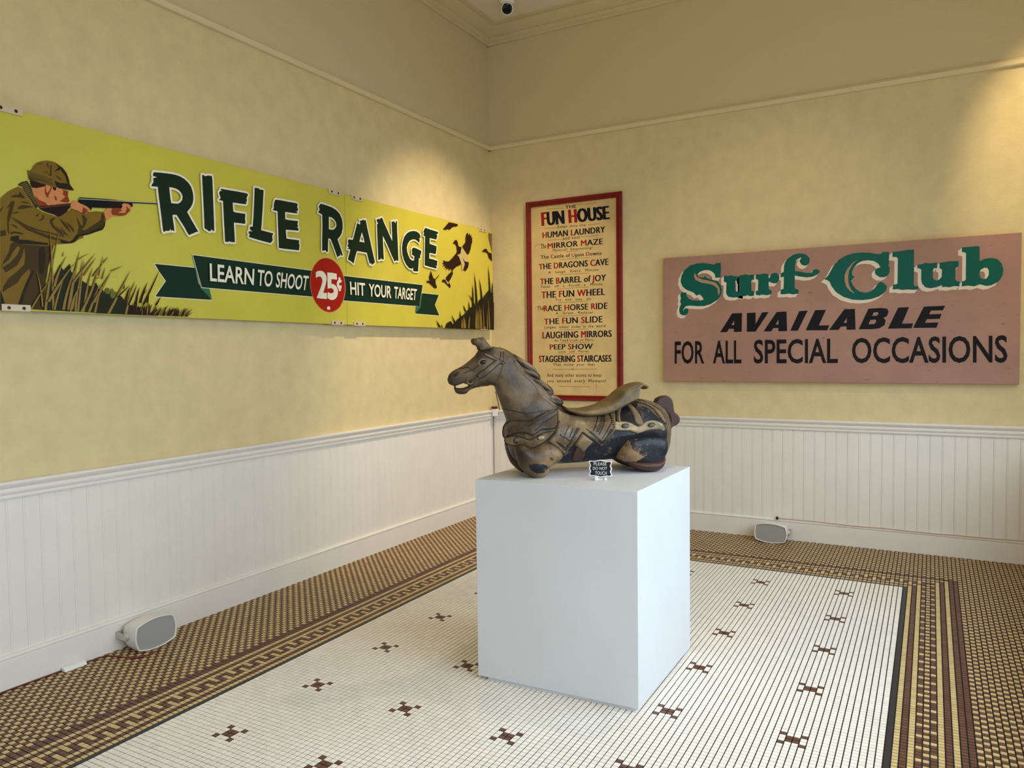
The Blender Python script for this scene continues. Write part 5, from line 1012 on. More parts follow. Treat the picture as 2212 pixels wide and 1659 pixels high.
# --- fun house sign
FY = 0.035
fs_ = empty('framed_sign', 'tall cream sign listing fun house attractions in a narrow red wooden frame', 'sign', (0.868, -0.02, 1.062))
M_FRAME = mat('red_frame_paint', srgb(116,14,13), 0.35, noise=0.14, nscale=12); M_PANEL = mat('aged_cream_panel', srgb(204,178,124), 0.5, noise=0.12, nscale=6)
b = MB()
U0, U1, V0, V1 = 0.401, 1.333, 1.062, 2.882
def rail_prof(d0): return [(0,0.0),(0,-FY*0.8),(0.006,-FY),(0.022,-FY),(0.028,-FY*0.85),(0.034,-FY*0.85),(0.038,-FY),(0.046,-FY*0.9),(0.050,-FY*0.55),(0.050,0)]
for vert, base, s in ((True,U0,1),(True,U1,-1),(False,V0,1),(False,V1,-1)):
    b = MB(); pr = rail_prof(0); n = len(pr); vs = []
    for end in (0, 1):
        for d, y in pr:
            if vert: vs.append((base+s*d, y, (V0+d) if end == 0 else (V1-d)))
            else: vs.append(((U0+d) if end == 0 else (U1-d), y, base+s*d))
    b.add(vs, [(i,(i+1)%n,n+(i+1)%n,n+i) for i in range(n)]+[tuple(range(n)),tuple(range(n,2*n))])
    par(b.build('frame_rail', M_FRAME), fs_)
b = MB(); b.box(U0+0.045, U1-0.045, -0.018, -0.004, V0+0.045, V1-0.045); par(b.build('sign_panel', M_PANEL), fs_)
ff = planar('back', 0.018)
M_NAVY = paint('navy', (22,20,34)); M_RED2 = paint('deep_red', (150,26,24)); M_TAN = paint('tan_line', (150,116,54)); M_SMALL = paint('small_text', (58,42,36))
b = MB()
for kind, txt, qs, bold, runs in FUN_TEXT:
    q = ps(qs)
    b = MB()
    if kind == 'big':
        w_ = (0.075 if txt == 'FUN HOUSE' else (0.028 if 'Castle' in txt else 0.05)); h_ = abs(q[0][1]-q[3][1])*w_; q = [(q[0][0]+h_,q[0][1]),(q[1][0]-h_,q[1][1]),(q[2][0]-h_,q[2][1]),(q[3][0]+h_,q[3][1])]
        put_text(b, ff, txt, q, 0.0008, 0.0, runs=runs, mis=(0,1), space=1.06, strikes=w_)
    else: put_text(b, ff, txt, q, 0.0008, 0.0, shear=0.25 if kind == 'it' else 0.0, runs=None, mis=(3,3), space=1.15, strikes=0.012)
    par(b.build('sign_lettering', [M_NAVY, M_RED2, M_TAN, M_SMALL], fixn=False), fs_)
for s in FUN_LINES:
    b = MB(); l = ps(s); stroke(b, ff, [l], 0.0016, 0.0006, 0, closed=False, cap=4); par(b.build('ruled_line', M_TAN, fixn=False), fs_)
# ------------------------------------------------------------------ pedestal
M_PED = mat('pedestal_white_paint', srgb(214,216,219), 0.5, noise=0.025, nscale=3, bump=0.02, bscale=50)
ped = empty('display_pedestal', 'large white box pedestal under the carved horse, scuffed near the floor', 'pedestal', (2.24, -2.915, 0.0))
PZ = 0.933
b = MB()
cr = [(1.857,-3.303),(2.628,-3.279),(2.637,-2.538),(1.866,-2.562)]
b.add([(x,y,0.016) for x,y in cr]+[(x,y,PZ) for x,y in cr], [(3,2,1,0),(4,5,6,7),(0,1,5,4),(1,2,6,5),(2,3,7,6),(3,0,4,7)])
par(b.build('pedestal_body', M_PED, bevel=0.0015), ped)
b = MB(); cr2 = [(1.905,-3.292),(2.612,-3.270),(2.622,-2.56),(1.915,-2.60)]
b.add([(x,y,0.0) for x,y in cr2]+[(x,y,0.016) for x,y in cr2], [(3,2,1,0),(4,5,6,7),(0,1,5,4),(1,2,6,5),(2,3,7,6),(3,0,4,7)])
par(b.build('pedestal_base', M_PED), ped)
# ------------------------------------------------------------------ carved horse
HA = math.atan2(0.702, 0.712)
HO = (2.085-0.07*0.702, -3.128+0.07*0.712)
horse = empty('carved_horse', 'dark carved wooden carousel horse body with saddle and harness, lying on the white pedestal', 'horse', (HO[0], HO[1], PZ), HA)
def wood(name, c1, c2, c3, wear_lo=0.5, wear_hi=0.62, sc=7.0, rough=0.42):
    """worn painted wood: base c1 mottled with c2, chips and rubs down to c3"""
    m = mat(name, srgb(*c1), rough, bump=0.25, bscale=38); nt = m.node_tree; b = nt.nodes['Principled BSDF']
    tc = nt.nodes.new('ShaderNodeTexCoord')
    mp = nt.nodes.new('ShaderNodeMapping'); mp.inputs['Scale'].default_value = (1, 1, 1.0); nt.links.new(tc.outputs['Object'], mp.inputs[0])
    n1 = nt.nodes.new('ShaderNodeTexNoise'); n1.inputs['Scale'].default_value = sc; n1.inputs['Detail'].default_value = 8; n1.inputs['Roughness'].default_value = 0.62; nt.links.new(mp.outputs[0], n1.inputs['Vector'])
    r1 = nt.nodes.new('ShaderNodeValToRGB'); r1.color_ramp.elements[0].position = 0.36; r1.color_ramp.elements[1].position = 0.62
    r1.color_ramp.elements[0].color = (*srgb(*c1), 1); r1.color_ramp.elements[1].color = (*srgb(*c2), 1); nt.links.new(n1.outputs[0], r1.inputs[0])
    n2 = nt.nodes.new('ShaderNodeTexNoise'); n2.inputs['Scale'].default_value = sc*1.9; n2.inputs['Detail'].default_value = 10; n2.inputs['Roughness'].default_value = 0.78; nt.links.new(mp.outputs[0], n2.inputs['Vector'])
    r2 = nt.nodes.new('ShaderNodeValToRGB'); r2.color_ramp.elements[0].position = wear_lo; r2.color_ramp.elements[1].position = wear_hi; nt.links.new(n2.outputs[0], r2.inputs[0])
    mx = nt.nodes.new('ShaderNodeMix'); mx.data_type = 'RGBA'; nt.links.new(r2.outputs[0], mx.inputs[0]); nt.links.new(r1.outputs[0], mx.inputs[6]); mx.inputs[7].default_value = (*srgb(*c3), 1)
    at = nt.nodes.new('ShaderNodeAttribute'); at.attribute_name = 'dark_tone'
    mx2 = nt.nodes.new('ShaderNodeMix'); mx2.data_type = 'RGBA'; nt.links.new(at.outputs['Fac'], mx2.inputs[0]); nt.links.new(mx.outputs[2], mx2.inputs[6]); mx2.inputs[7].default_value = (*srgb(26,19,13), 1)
    nt.links.new(mx2.outputs[2], b.inputs['Base Color']); return m
def dark_tone(o, blobs):
    """darkens the wood in round patches; blobs = (x, z, radius, strength) in the horse's side plane"""
    me = o.data; a = me.attributes.new('dark_tone', 'FLOAT', 'POINT'); co = np.array([tuple(v.co) for v in me.vertices]); f = np.zeros(len(co))
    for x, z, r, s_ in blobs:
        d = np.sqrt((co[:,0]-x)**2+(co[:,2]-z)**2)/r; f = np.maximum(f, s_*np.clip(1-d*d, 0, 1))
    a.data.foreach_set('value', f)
W_BODY = wood('carved_wood_greybrown', (54,40,26), (116,96,70), (146,126,96), 0.58, 0.76, 5)
W_MANE = wood('carved_wood_mane', (74,58,42), (132,111,84), (156,136,106), 0.6, 0.75, 9)
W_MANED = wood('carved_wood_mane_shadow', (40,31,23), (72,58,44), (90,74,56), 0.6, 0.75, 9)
W_BLANK = wood('carved_wood_blanket', (78,62,42), (134,112,80), (168,148,112), 0.55, 0.7, 8)
W_SADD = wood('carved_wood_saddle', (84,68,42), (128,106,68), (152,132,98), 0.6, 0.75, 6)
W_BELT = wood('carved_wood_belt', (104,88,62), (176,156,118), (206,188,148), 0.5, 0.66, 9)
W_NAVY = wood('worn_navy_paint', (11,14,20), (22,27,38), (124,98,64), 0.56, 0.64, 7)
W_LEG = wood('worn_leg_paint', (66,46,30), (142,114,78), (18,20,26), 0.56, 0.63, 5)
W_HOOF = wood('hoof_brown', (58,34,26), (84,52,40), (150,112,80), 0.68, 0.78, 10)
W_DARK = mat('dark_rim_and_groove_shade', srgb(26,20,15), 0.6); W_TAIL = mat('tail_stump_brown', srgb(66,44,38), 0.6, noise=0.1, nscale=20)
W_STUD = mat('harness_stud', srgb(88,80,76), 0.3); W_EYE = mat('horse_eye', srgb(26,24,24), 0.2); W_TEETH = mat('horse_teeth', srgb(214,208,196), 0.4)
TP = np.array([(-.40,.46,.030),(-.34,.42,.036),(-.30,.50,.042),(-.24,.54,.050),(-.20,.49,.056),(-.17,.60,.042),(-.08,.55,.050),(-.12,.42,.058),(0,.43,.060),(-.10,.30,.082),(.05,.33,.085),
    (.14,.33,.080),(-.12,.14,.090),(-.03,.2,.118),(.1,.2,.128),(.25,.2,.134),(.3,.28,.118),(.45,.22,.138),(.6,.2,.146),(.6,.31,.110),(.70,.24,.118),(.25,.08,.108),(.6,.05,.12)])
def thick(x, z):
    x = np.asarray(x); z = np.asarray(z); d = (x[..., None]-TP[:,0])**2+(z[..., None]-TP[:,1])**2; wg = 1/(d+0.0012)**1.6
    return (wg*TP[:,2]).sum(-1)/wg.sum(-1)
def dist_in(poly, x, z):
    """signed distance (positive inside) and nearest boundary point"""
    P = np.array(poly); A = P; B = np.roll(P, -1, 0); best = np.full(x.shape, 1e9); nx = np.zeros(x.shape); nz = np.zeros(x.shape); ins = np.zeros(x.shape, bool)
    for (ax, az), (bx, bz) in zip(A, B):
        dx, dz = bx-ax, bz-az; L = dx*dx+dz*dz+1e-12; t = np.clip(((x-ax)*dx+(z-az)*dz)/L, 0, 1); px = ax+t*dx; pz = az+t*dz
        d = (x-px)**2+(z-pz)**2; m = d < best; best = np.where(m, d, best); nx = np.where(m, px, nx); nz = np.where(m, pz, nz)
        c = ((az > z) != (bz > z)) & (x < (bx-ax)*(z-az)/((bz-az) if abs(bz-az) > 1e-12 else 1e-12)+ax); ins ^= c
    d = np.sqrt(best); return np.where(ins, d, -d), nx, nz
def densify(poly, k=2):
    """Catmull-Rom rounding of an outline"""
    P = [Vector((a, b_)) for a, b_ in poly]; n = len(P); out = []
    for i in range(n):
        p0, p1, p2, p3 = P[i-1], P[i], P[(i+1) % n], P[(i+2) % n]
        for t in [j/k for j in range(k)]:
            q = 0.5*((2*p1)+(p2-p0)*t+(2*p0-5*p1+4*p2-p3)*t*t+(3*p1-p0-3*p2+p3)*t**3); out.append((q.x, q.y))
    return out
BODY = densify(ps(HORSE['body']), 3)
def wbody(x, z):
    x = np.asarray(x, float); z = np.asarray(z, float); d, _, _ = dist_in(BODY, x, z); T = thick(x, z); Rr = T*1.12+0.004; q = np.clip(d/Rr, 0, 1); return T*np.sqrt(np.clip(1-(1-q)**2, 0, 1))
def grid(poly, h):
    P = np.array(poly); x0, z0 = P.min(0)-1.5*h; x1, z1 = P.max(0)+1.5*h
    gx, gz = np.meshgrid(np.arange(x0, x1, h), np.arange(z0, z1, h), indexing='ij')
    d, nx, nz = dist_in(poly, gx, gz); ins = d > h*0.33
    nb = np.zeros_like(ins)
    for a in (-1,0,1):
        for c in (-1,0,1): nb |= np.roll(np.roll(ins, a, 0), c, 1)
    edge = nb & ~ins; gx = np.where(edge, nx, gx); gz = np.where(edge, nz, gz); return gx, gz, np.where(edge, 0, d), ins, edge
def inflate(name, poly, wf, h, mats, parent, yoff=0.0, smooth_it=3, zmin=None, yscale=1.0, mfn=None):
    gx, gz, d, ins, edge = grid(poly, h); W = wf(gx, gz, d); use = ins | edge
    n, m = gx.shape; F = -np.ones((n, m), int); Bk = -np.ones((n, m), int); V = []
    for i in range(n):
        for j in range(m):
            if not use[i, j]: continue
            z = gz[i, j] if zmin is None else max(gz[i, j], zmin)
            if edge[i, j]: F[i, j] = Bk[i, j] = len(V); V.append((gx[i, j], yoff, z))
            else:
                F[i, j] = len(V); V.append((gx[i, j], yoff-W[i, j], z)); Bk[i, j] = len(V); V.append((gx[i, j], yoff+W[i, j]*yscale, z))
    fs = []
    for i in range(n-1):
        for j in range(m-1):
            q = ((i,j),(i+1,j),(i+1,j+1),(i,j+1))
            if all(use[a] for a in q) and any(ins[a] for a in q):
                f = [F[a] for a in q]; g = [Bk[a] for a in q][::-1]
                fs.append(tuple(f)); fs.append(tuple(g))
    b = MB(); b.v = V; b.f = fs; b.mi = [0]*len(fs)
    if mfn:
        for k, f in enumerate(fs): b.mi[k] = mfn(V[f[0]][0], V[f[0]][2])
    o = b.build(name, mats, parent, smooth=True)
    if smooth_it:
        s = o.modifiers.new('smooth', 'SMOOTH'); s.iterations = smooth_it; s.factor = 0.5
    return o
def shell(name, poly, t, h, mats, parent, wsurf=wbody, far=True, mfn=None):
    """raised carving that follows the body surface on both flanks"""
    gx, gz, d, ins, edge = grid(poly, h); W = wsurf(gx, gz); use = ins | edge; n, m = gx.shape; V = []; fs = []
    out_ = None
    for sgn in ((-1, 1) if far else (-1,)):
        V = []; fs = []
        I = -np.ones((n, m), int)
        for i in range(n):
            for j in range(m):
                if use[i, j]:
                    I[i, j] = len(V); w_ = W[i, j]+(t*min(1, 0.35+d[i, j]/(2.5*h)) if ins[i, j] else -0.004); V.append((gx[i, j], sgn*w_, gz[i, j]))
        for i in range(n-1):
            for j in range(m-1):
                q = ((i,j),(i+1,j),(i+1,j+1),(i,j+1))
                if all(use[a] for a in q) and any(ins[a] for a in q):
                    f = tuple(I[a] for a in q); fs.append(f if sgn < 0 else f[::-1])
        b = MB(); b.v = V; b.f = fs; b.mi = [0]*len(fs); out_ = b.build(name, mats, parent, smooth=True, fixn=False)
    return out_
H_ = lambda k: ps(HORSE[k])
NAVYP = ps(HORSE_NAVY)
def body_mi(x, z):
    d, _, _ = dist_in(NAVYP, np.array([x]), np.array([z])); return 1 if d[0] > 0 else 0
# precompute in bulk for speed
body_o = inflate('horse_body', BODY, lambda x, z, d: (lambda T: T*np.sqrt(np.clip(1-(1-np.clip(d/(T*1.12+0.004),0,1))**2,0,1)))(thick(x, z)), 0.0042, [W_BODY, W_NAVY], horse, 0.0, 4, zmin=0.03)
me = body_o.data; cx = np.array([tuple(p_.center) for p_ in me.polygons]); dn, _, _ = dist_in(NAVYP, cx[:,0], cx[:,2])
me.polygons.foreach_set('material_index', (dn > 0).astype(int))
dark_tone(body_o, [(-.42,.44,.10,.85),(-.34,.37,.07,.8),(-.21,.41,.06,.6),(-.16,.22,.11,.8),(-.17,.33,.07,.7),(-.10,.44,.05,.5),(.06,.40,.06,.45),(-.24,.60,.07,.6),(-.14,.05,.12,.8),(-.02,.31,.05,.35),(.12,.33,.05,.5)])
body_o['label'] = 'grey-brown neck and head, dark navy belly and rump'
leg = densify(H_('front_leg'), 3); hleg = densify(H_('hind_leg'), 3)
def legw(T): return lambda x, z, d: T*np.sqrt(np.clip(1-(1-np.clip(d/0.062,0,1))**2,0,1))
for sg in (-1, 1):
    o = inflate('leg', leg, legw(0.058), 0.0042, [W_LEG, W_NAVY], horse, sg*0.085, 3, zmin=0.0)
    me = o.data; cx = np.array([tuple(p_.center) for p_ in me.polygons]); dn, _, _ = dist_in(ps(HORSE_LEGPATCH), cx[:,0], cx[:,2]); rn = np.random.RandomState(3).rand(len(dn))*0.002-0.001; me.polygons.foreach_set('material_index', (dn+rn > 0).astype(int))
    dark_tone(o, [(-.09,.10,.09,.8),(-.06,.02,.05,.5),(.10,.05,.05,.6),(-.02,.13,.05,.4)])
for sg in (-1, 1):
    o = inflate('leg', hleg, legw(0.064), 0.0045, [W_NAVY, W_LEG], horse, sg*0.088, 3, zmin=0.0)
    me = o.data; cx = np.array([tuple(p_.center) for p_ in me.polygons]); dn, _, _ = dist_in(ps(HORSE_PATCH), cx[:,0], cx[:,2]); rn = np.random.RandomState(5).rand(len(dn))*0.002-0.001; me.polygons.foreach_set('material_index', (dn+rn > 0).astype(int))
    inflate('hoof', densify(H_('hoof'), 2), lambda x, z, d: 0.074*np.sqrt(np.clip(1-(1-np.clip(d/0.035,0,1))**2,0,1)), 0.0045, W_HOOF, o, sg*0.088, 3, zmin=0.0)
inflate('saddle', densify(H_('saddle'), 3), lambda x, z, d: (0.088-0.035*np.clip((z-0.33)/0.1,0,1))*np.sqrt(np.clip(1-(1-np.clip(d/0.020,0,1))**2,0,1)), 0.0042, W_SADD, horse, 0.0, 2)
shell('saddle_blanket', H_('blanket'), 0.010, 0.0042, W_BLANK, horse)
shell('tassel', H_('tassel'), 0.015, 0.0042, W_BLANK, horse)
shell('breast_collar', densify(H_('breast_collar'), 2), 0.009, 0.0042, W_BODY, horse)
shell('breast_strap', densify(H_('breast_strap'), 2), 0.010, 0.0042, W_BLANK, horse)
shell('rump_belt', densify(H_('rump_belt'), 2), 0.009, 0.0042, W_BELT, horse)
for k in ('rump_strap1','rump_strap2','rump_strap3'): shell('rump_strap', densify(H_(k), 2), 0.008, 0.0040, W_BLANK, horse)
shell('girth', H_('girth'), 0.006, 0.0042, W_HOOF, horse)
shell('cheek_strap', H_('cheek_strap'), 0.009, 0.0030, W_MANE, horse); shell('nose_strap', H_('nose_strap'), 0.008, 0.0030, W_MANE, horse)
shell('brow_strap', H_('brow_strap'), 0.008, 0.0030, W_MANE, horse); shell('throat_strap', H_('head_strap'), 0.006, 0.0032, W_BODY, horse)
inflate('tail', densify(H_('tail'), 3), lambda x, z, d: 0.026*np.clip(d/0.006,0,1)**0.5, 0.0045, W_TAIL, horse, 0.0, 1)
# mane of carved wavy locks
mane_p = densify(H_('mane'), 2)
def mane_w(x, z, d):
    wb = wbody(x, z); ph = (x*0.62+z*0.78)*1.0; g = 0.0
    return (np.maximum(wb, 0.045)+0.012+g)*np.sqrt(np.clip(1-(1-np.clip(d/0.024,0,1))**2,0,1))
inflate('mane', mane_p, mane_w, 0.0034, W_MANED, horse, 0.0, 1)
def mane_s(x, z):
    d, _, _ = dist_in(mane_p, np.asarray(x), np.asarray(z)); return mane_w(np.asarray(x), np.asarray(z), np.maximum(d, 0))
def groove_lines(name, items, wsurf, lift, parent):  # dark strips laid on the surface, painting in the shade of carved grooves
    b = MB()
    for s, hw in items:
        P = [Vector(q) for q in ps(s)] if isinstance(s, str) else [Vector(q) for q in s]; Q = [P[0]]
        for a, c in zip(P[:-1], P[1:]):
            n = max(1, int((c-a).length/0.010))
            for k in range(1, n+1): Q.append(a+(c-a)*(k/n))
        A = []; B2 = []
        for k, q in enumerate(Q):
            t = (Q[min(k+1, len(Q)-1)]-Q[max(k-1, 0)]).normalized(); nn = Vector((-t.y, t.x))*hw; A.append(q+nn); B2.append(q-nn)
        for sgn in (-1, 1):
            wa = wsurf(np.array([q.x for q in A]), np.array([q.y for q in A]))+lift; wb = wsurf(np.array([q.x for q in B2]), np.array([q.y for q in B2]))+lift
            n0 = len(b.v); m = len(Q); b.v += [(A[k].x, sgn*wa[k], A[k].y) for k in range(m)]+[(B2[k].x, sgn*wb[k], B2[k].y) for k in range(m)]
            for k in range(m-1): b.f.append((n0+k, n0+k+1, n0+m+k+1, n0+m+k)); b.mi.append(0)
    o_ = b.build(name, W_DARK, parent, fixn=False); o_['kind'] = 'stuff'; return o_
groove_lines('groove_shade_line', [(s, hw) for k, s, hw in HORSE_LINES if k == 'blanket'], wbody, 0.0112, horse)
groove_lines('groove_shade_line', [(s, hw) for k, s, hw in HORSE_LINES if k != 'blanket'], wbody, 0.0100, horse)
groove_lines('groove_shade_line', [(s, 0.0016) for s in HEAD_LINES], wbody, 0.0012, horse)
def lock(name, pts, r, m, parent):
    P = [Vector(q) for q in ps(pts)]; N = 18; C_ = []
    for k in range(N+1):
        t = k/N*(len(P)-1); i = min(int(t), len(P)-2); u = t-i; p0 = P[max(i-1,0)]; p1 = P[i]; p2 = P[i+1]; p3 = P[min(i+2,len(P)-1)]
        C_.append(0.5*((2*p1)+(p2-p0)*u+(2*p0-5*p1+4*p2-p3)*u*u+(3*p1-p0-3*p2+p3)*u**3))
    xs_ = np.array([c.x for c in C_]); zs_ = np.array([c.y for c in C_]); w_ = np.maximum(np.maximum(mane_s(xs_, zs_), wbody(xs_, zs_)), 0.02)
    for sgn in (-1, 1):
        b = MB(); vs = []; n = 10
        for k, c in enumerate(C_):
            t = (C_[min(k+1,N)]-C_[max(k-1,0)]).normalized(); nn = Vector((-t.y, t.x)); rr = r*(math.sin(math.pi*min(1,(k/N)*0.93+0.07))**0.55+0.04)
            for j in range(n):
                a = 2*math.pi*j/n; q = c+nn*(rr*math.cos(a)); vs.append((q.x, sgn*(w_[k]-0.004+rr*0.75*math.sin(a)), q.y))
        b.add(vs, [(k*n+j, k*n+(j+1)%n, (k+1)*n+(j+1)%n, (k+1)*n+j) for k in range(N) for j in range(n)]+[tuple(range(n)), tuple(N*n+j for j in range(n))])
        b.build(name, m, parent, smooth=True)
for s in MANE_LOCKS: lock('mane_lock', s, 0.0105, W_MANE, horse)
def outline(k):
    l = densify(H_(k), 2) if k.startswith(('breast','rump')) else H_(k)
    return l+[l[0]]
groove_lines('groove_shade_line', [(outline(k), 0.0018) for k in ('cheek_strap','brow_strap','breast_collar','breast_strap','rump_belt','rump_strap1','rump_strap2','rump_strap3','blanket','tassel','girth')], wbody, 0.0016, horse)
# eye, nostril, teeth, bridle ring, studs
def dome(name, c, rx, rz, depth, base, m, parent, tilt=0.0, n=16):
    for sgn in (-1, 1):
        b = MB(); vs = []
        for a in range(n):
            for r in (1.0, 0.8, 0.45, 0.0):
                t = 2*math.pi*a/n; x = rx*r*math.cos(t); z = rz*r*math.sin(t); vs.append((c[0]+x*math.cos(tilt)-z*math.sin(tilt), sgn*(base+depth*math.sqrt(1-r*r)), c[1]+x*math.sin(tilt)+z*math.cos(tilt)))
        b.add(vs, [(a*4+k, ((a+1)%n)*4+k, ((a+1)%n)*4+k+1, a*4+k+1) for a in range(n) for k in range(3)])
        b.build(name, m, parent, smooth=True)
we = lambda c: float(wbody(np.array([c[0]]), np.array([c[1]]))[0])
ec = (-0.2445, 0.5365); dome('eye_rim', ec, 0.023, 0.017, 0.004, we(ec)-0.002, W_MANE, horse, 0.3); dome('eye', ec, 0.0165, 0.0115, 0.007, we(ec)-0.0005, W_EYE, horse, 0.3)
nc = ps(HORSE['nostril']); nc = (sum(a for a, _ in nc)/len(nc), sum(a for _, a in nc)/len(nc)); dome('nostril', nc, 0.014, 0.009, 0.002, we(nc)-0.0002, W_DARK, horse, 0.5)
for k, big in (('oval1',0),('oval2',1),('oval3',0),('oval4',0)):
    c = H_(k)[0]; bs = we(c)+0.0085
    dome('harness_stud_rim', c, 0.021, 0.014, 0.003, bs, W_DARK, horse, 0.15 if k in ('oval2','oval4') else -0.1); dome('harness_stud', c, 0.0165, 0.0105, 0.007, bs+0.0015, (W_BELT if k in ('oval4',) else W_STUD), horse, 0.15 if k in ('oval2','oval4') else -0.1)
rc = H_('ring')[0]
for sgn in (-1, 1):
    b = MB(); yb = sgn*(we(rc)+0.007); b.tube([(rc[0]+0.0135*math.cos(2*math.pi*a/20), yb, rc[1]+0.0135*math.sin(2*math.pi*a/20)) for a in range(21)], 0.0042, 8); b.build('bridle_ring', W_MANE, horse, smooth=True)
b = MB(); tpts = ps(HORSE_TEETH)
for sgn in (-1, 1): b.add([(x, sgn*0.019, z) for x, z in tpts]+[(x, sgn*0.010, z) for x, z in tpts], [(0,1,2,3),(4,5,6,7),(0,1,5,4),(1,2,6,5),(2,3,7,6),(3,0,4,7)])
b.build('teeth', W_TEETH, horse)
for sg in (-1, 1):
    inflate('ear', densify(H_('ear'), 3), lambda x, z, d: 0.021*np.sqrt(np.clip(1-(1-np.clip(d/0.018,0,1))**2,0,1)), 0.0032, W_BODY, horse, sg*0.034, 2)
# pole stubs under the belly
# ------------------------------------------------------------------ small do-not-touch plaque
pl = empty('small_plaque', 'tiny scalloped black plaque reading PLEASE DO NOT TOUCH on the pedestal top', 'sign', (2.385, -3.085, PZ), R(14))
M_CHALK = mat('plaque_black', srgb(24,26,32), 0.5); M_PW = mat('plaque_white', srgb(238,238,234), 0.4)
def scallop(w_, h_, s):
    q = [(-.5,-.38),(-.47,-.30),(-.44,-.2),(-.46,-.08),(-.49,0),(-.46,.08),(-.44,.2),(-.47,.3),(-.5,.40),(-.42,.44),(-.30,.42),(-.15,.45),(0,.5),(.15,.45),(.30,.42),(.42,.44),(.5,.40),(.47,.3),(.44,.2),(.46,.08),(.49,0),(.46,-.08),(.44,-.2),(.47,-.3),(.5,-.38),(.42,-.44),(.30,-.42),(.15,-.45),(0,-.5),(-.15,-.45),(-.30,-.42),(-.42,-.44)]
    return [(a*w_*s, c*h_*s+0.052) for a, c in q]
for nm, sc_, y0, y1, mm in (('plaque_board', 1.0, 0.0, 0.004, M_PW), ('plaque_face', 0.89, -0.0008, 0.001, M_CHALK)):
    L = scallop(0.108, 0.080, sc_); b = MB(); n = len(L)
    vs = [(x, y0, z) for x, z in L]+[(x, y1, z) for x, z in L]
    b.add(vs, [(i,(i+1)%n,n+(i+1)%n,n+i) for i in range(n)]); _, tf = tess([L]); b.add([(x, y0, z) for x, z in L], tf); b.add([(x, y1, z) for x, z in L], tf)
    b.build(nm, mm, pl)
b = MB(); pf = lambda u, v, e=0.0: (u, -0.0012-e, v)
for t_, x0, x1, z0, z1 in (('PLEASE',-0.030,0.028,0.066,0.080),('DO NOT',-0.034,0.030,0.046,0.059),('TOUCH',-0.024,0.028,0.024,0.039)):
    put_text(b, pf, t_, [(x0,z1),(x1,z1+0.001),(x1,z0+0.001),(x0,z0)], 0.0002, 0.0)
b.build('plaque_lettering', M_PW, pl, fixn=False)
b = MB(); b.box(-0.024,-0.013,-0.014,0.016,0.0,0.016); b.box(0.018,0.027,-0.004,0.014,0.0,0.012); b.box(-0.024,0.027,0.005,0.010,0.0,0.005); b.build('plaque_clip', M_PW, pl, bevel=0.001)
# ------------------------------------------------------------------ speakers
M_SPK = mat('speaker_white_plastic', srgb(232,228,220), 0.4); M_GRILLE = mat('speaker_grille_grey', srgb(172,170,166), 0.55, noise=0.04, nscale=300, bump=0.5, bscale=900)
M_BRK = mat('speaker_bracket', srgb(196,192,184), 0.35, metal=0.2)
def speaker(label, loc, rotz, wd, hc, he, depth, bracket_side, roll=0.0):
    t = empty('speaker', label, 'speaker', loc, rotz, None)
    zc = hc+0.002
    def half(s): return he+(hc-he)*(1-abs(s)**2.2)
    def outl(sc=1.0, n=14):
        L = []
        for k in range(n+1): s = -1+2*k/n; L.append((s*wd/2*sc, half(s)*sc))
        for k in range(1, 6): a = k/6; L.append(((wd/2+0.012*math.sin(math.pi*a))*sc, he*sc*(1-2*a)))
        for k in range(n+1): s = 1-2*k/n; L.append((s*wd/2*sc, -half(s)*sc))
        for k in range(1, 6): a = k/6; L.append((-(wd/2+0.012*math.sin(math.pi*a))*sc, -he*sc*(1-2*a)))
        return [(x*math.cos(roll)-z*math.sin(roll), x*math.sin(roll)+z*math.cos(roll)+zc) for x, z in L]
    O = outl(); n = len(O); b = MB(); rings = []
    for dep, sc in ((0.006,1.0),(0.012,1.0),(depth*.35,.985),(depth*.6,.95),(depth*.8,.87),(depth*.94,.72),(depth,.5)):
        rings.append([(x*(0.6+0.4*sc), dep, zc+(z-zc)*sc) for x, z in O])
    vs = [q for r in rings for q in r]
    b.add(vs, [(k*n+i, k*n+(i+1)%n, (k+1)*n+(i+1)%n, (k+1)*n+i) for k in range(len(rings)-1) for i in range(n)]+[tuple(range(n)), tuple((len(rings)-1)*n+i for i in range(n))])
    b.build('cabinet', M_SPK, t, smooth=True)
    I = outl(0.935); b = MB(); vs = [(x,0.008,z) for x,z in O]+[(x,-0.004,z) for x,z in O]+[(x*.5+a*.5,-0.006,z*.5+c*.5) for (x,z),(a,c) in zip(O,I)]+[(x,-0.002,z) for x,z in I]+[(x,0.006,z) for x,z in I]
    b.add(vs, [(k*n+i, k*n+(i+1)%n, (k+1)*n+(i+1)%n, (k+1)*n+i) for k in range(4) for i in range(n)]); b.build('front_rim', M_SPK, t, smooth=True)
    b = MB(); b.add([(x,0.0005,z) for x,z in I], [tuple(range(n))]); b.build('grille', M_GRILLE, t)
    s = bracket_side; b = MB(); b.lathe([(0,0.0),(0.020,0.0),(0.022,0.004),(0.020,0.012),(0.012,0.018),(0,0.019)], (s*(wd/2+0.008), depth*.55, zc), (s,0,0), 20); b.build('bracket_knob', M_BRK, t, smooth=True)
    b = MB(); xk = s*(wd/2+0.024)
    b.box(min(xk,xk+s*0.004), max(xk,xk+s*0.004), depth*.45, depth+0.012, zc-0.016, zc+0.016); b.box(min(0,xk+s*0.004), max(0,xk+s*0.004), depth+0.010, depth+0.014, zc-0.016, zc+0.016)
    b.build('wall_bracket', M_BRK, t, bevel=0.001)
    return t
SPL = speaker('white speaker with grey grille on the floor against the left wall baseboard', (0.180, -3.762, 0.0), R(90-4), 0.205, 0.080, 0.060, 0.140, -1, R(3))
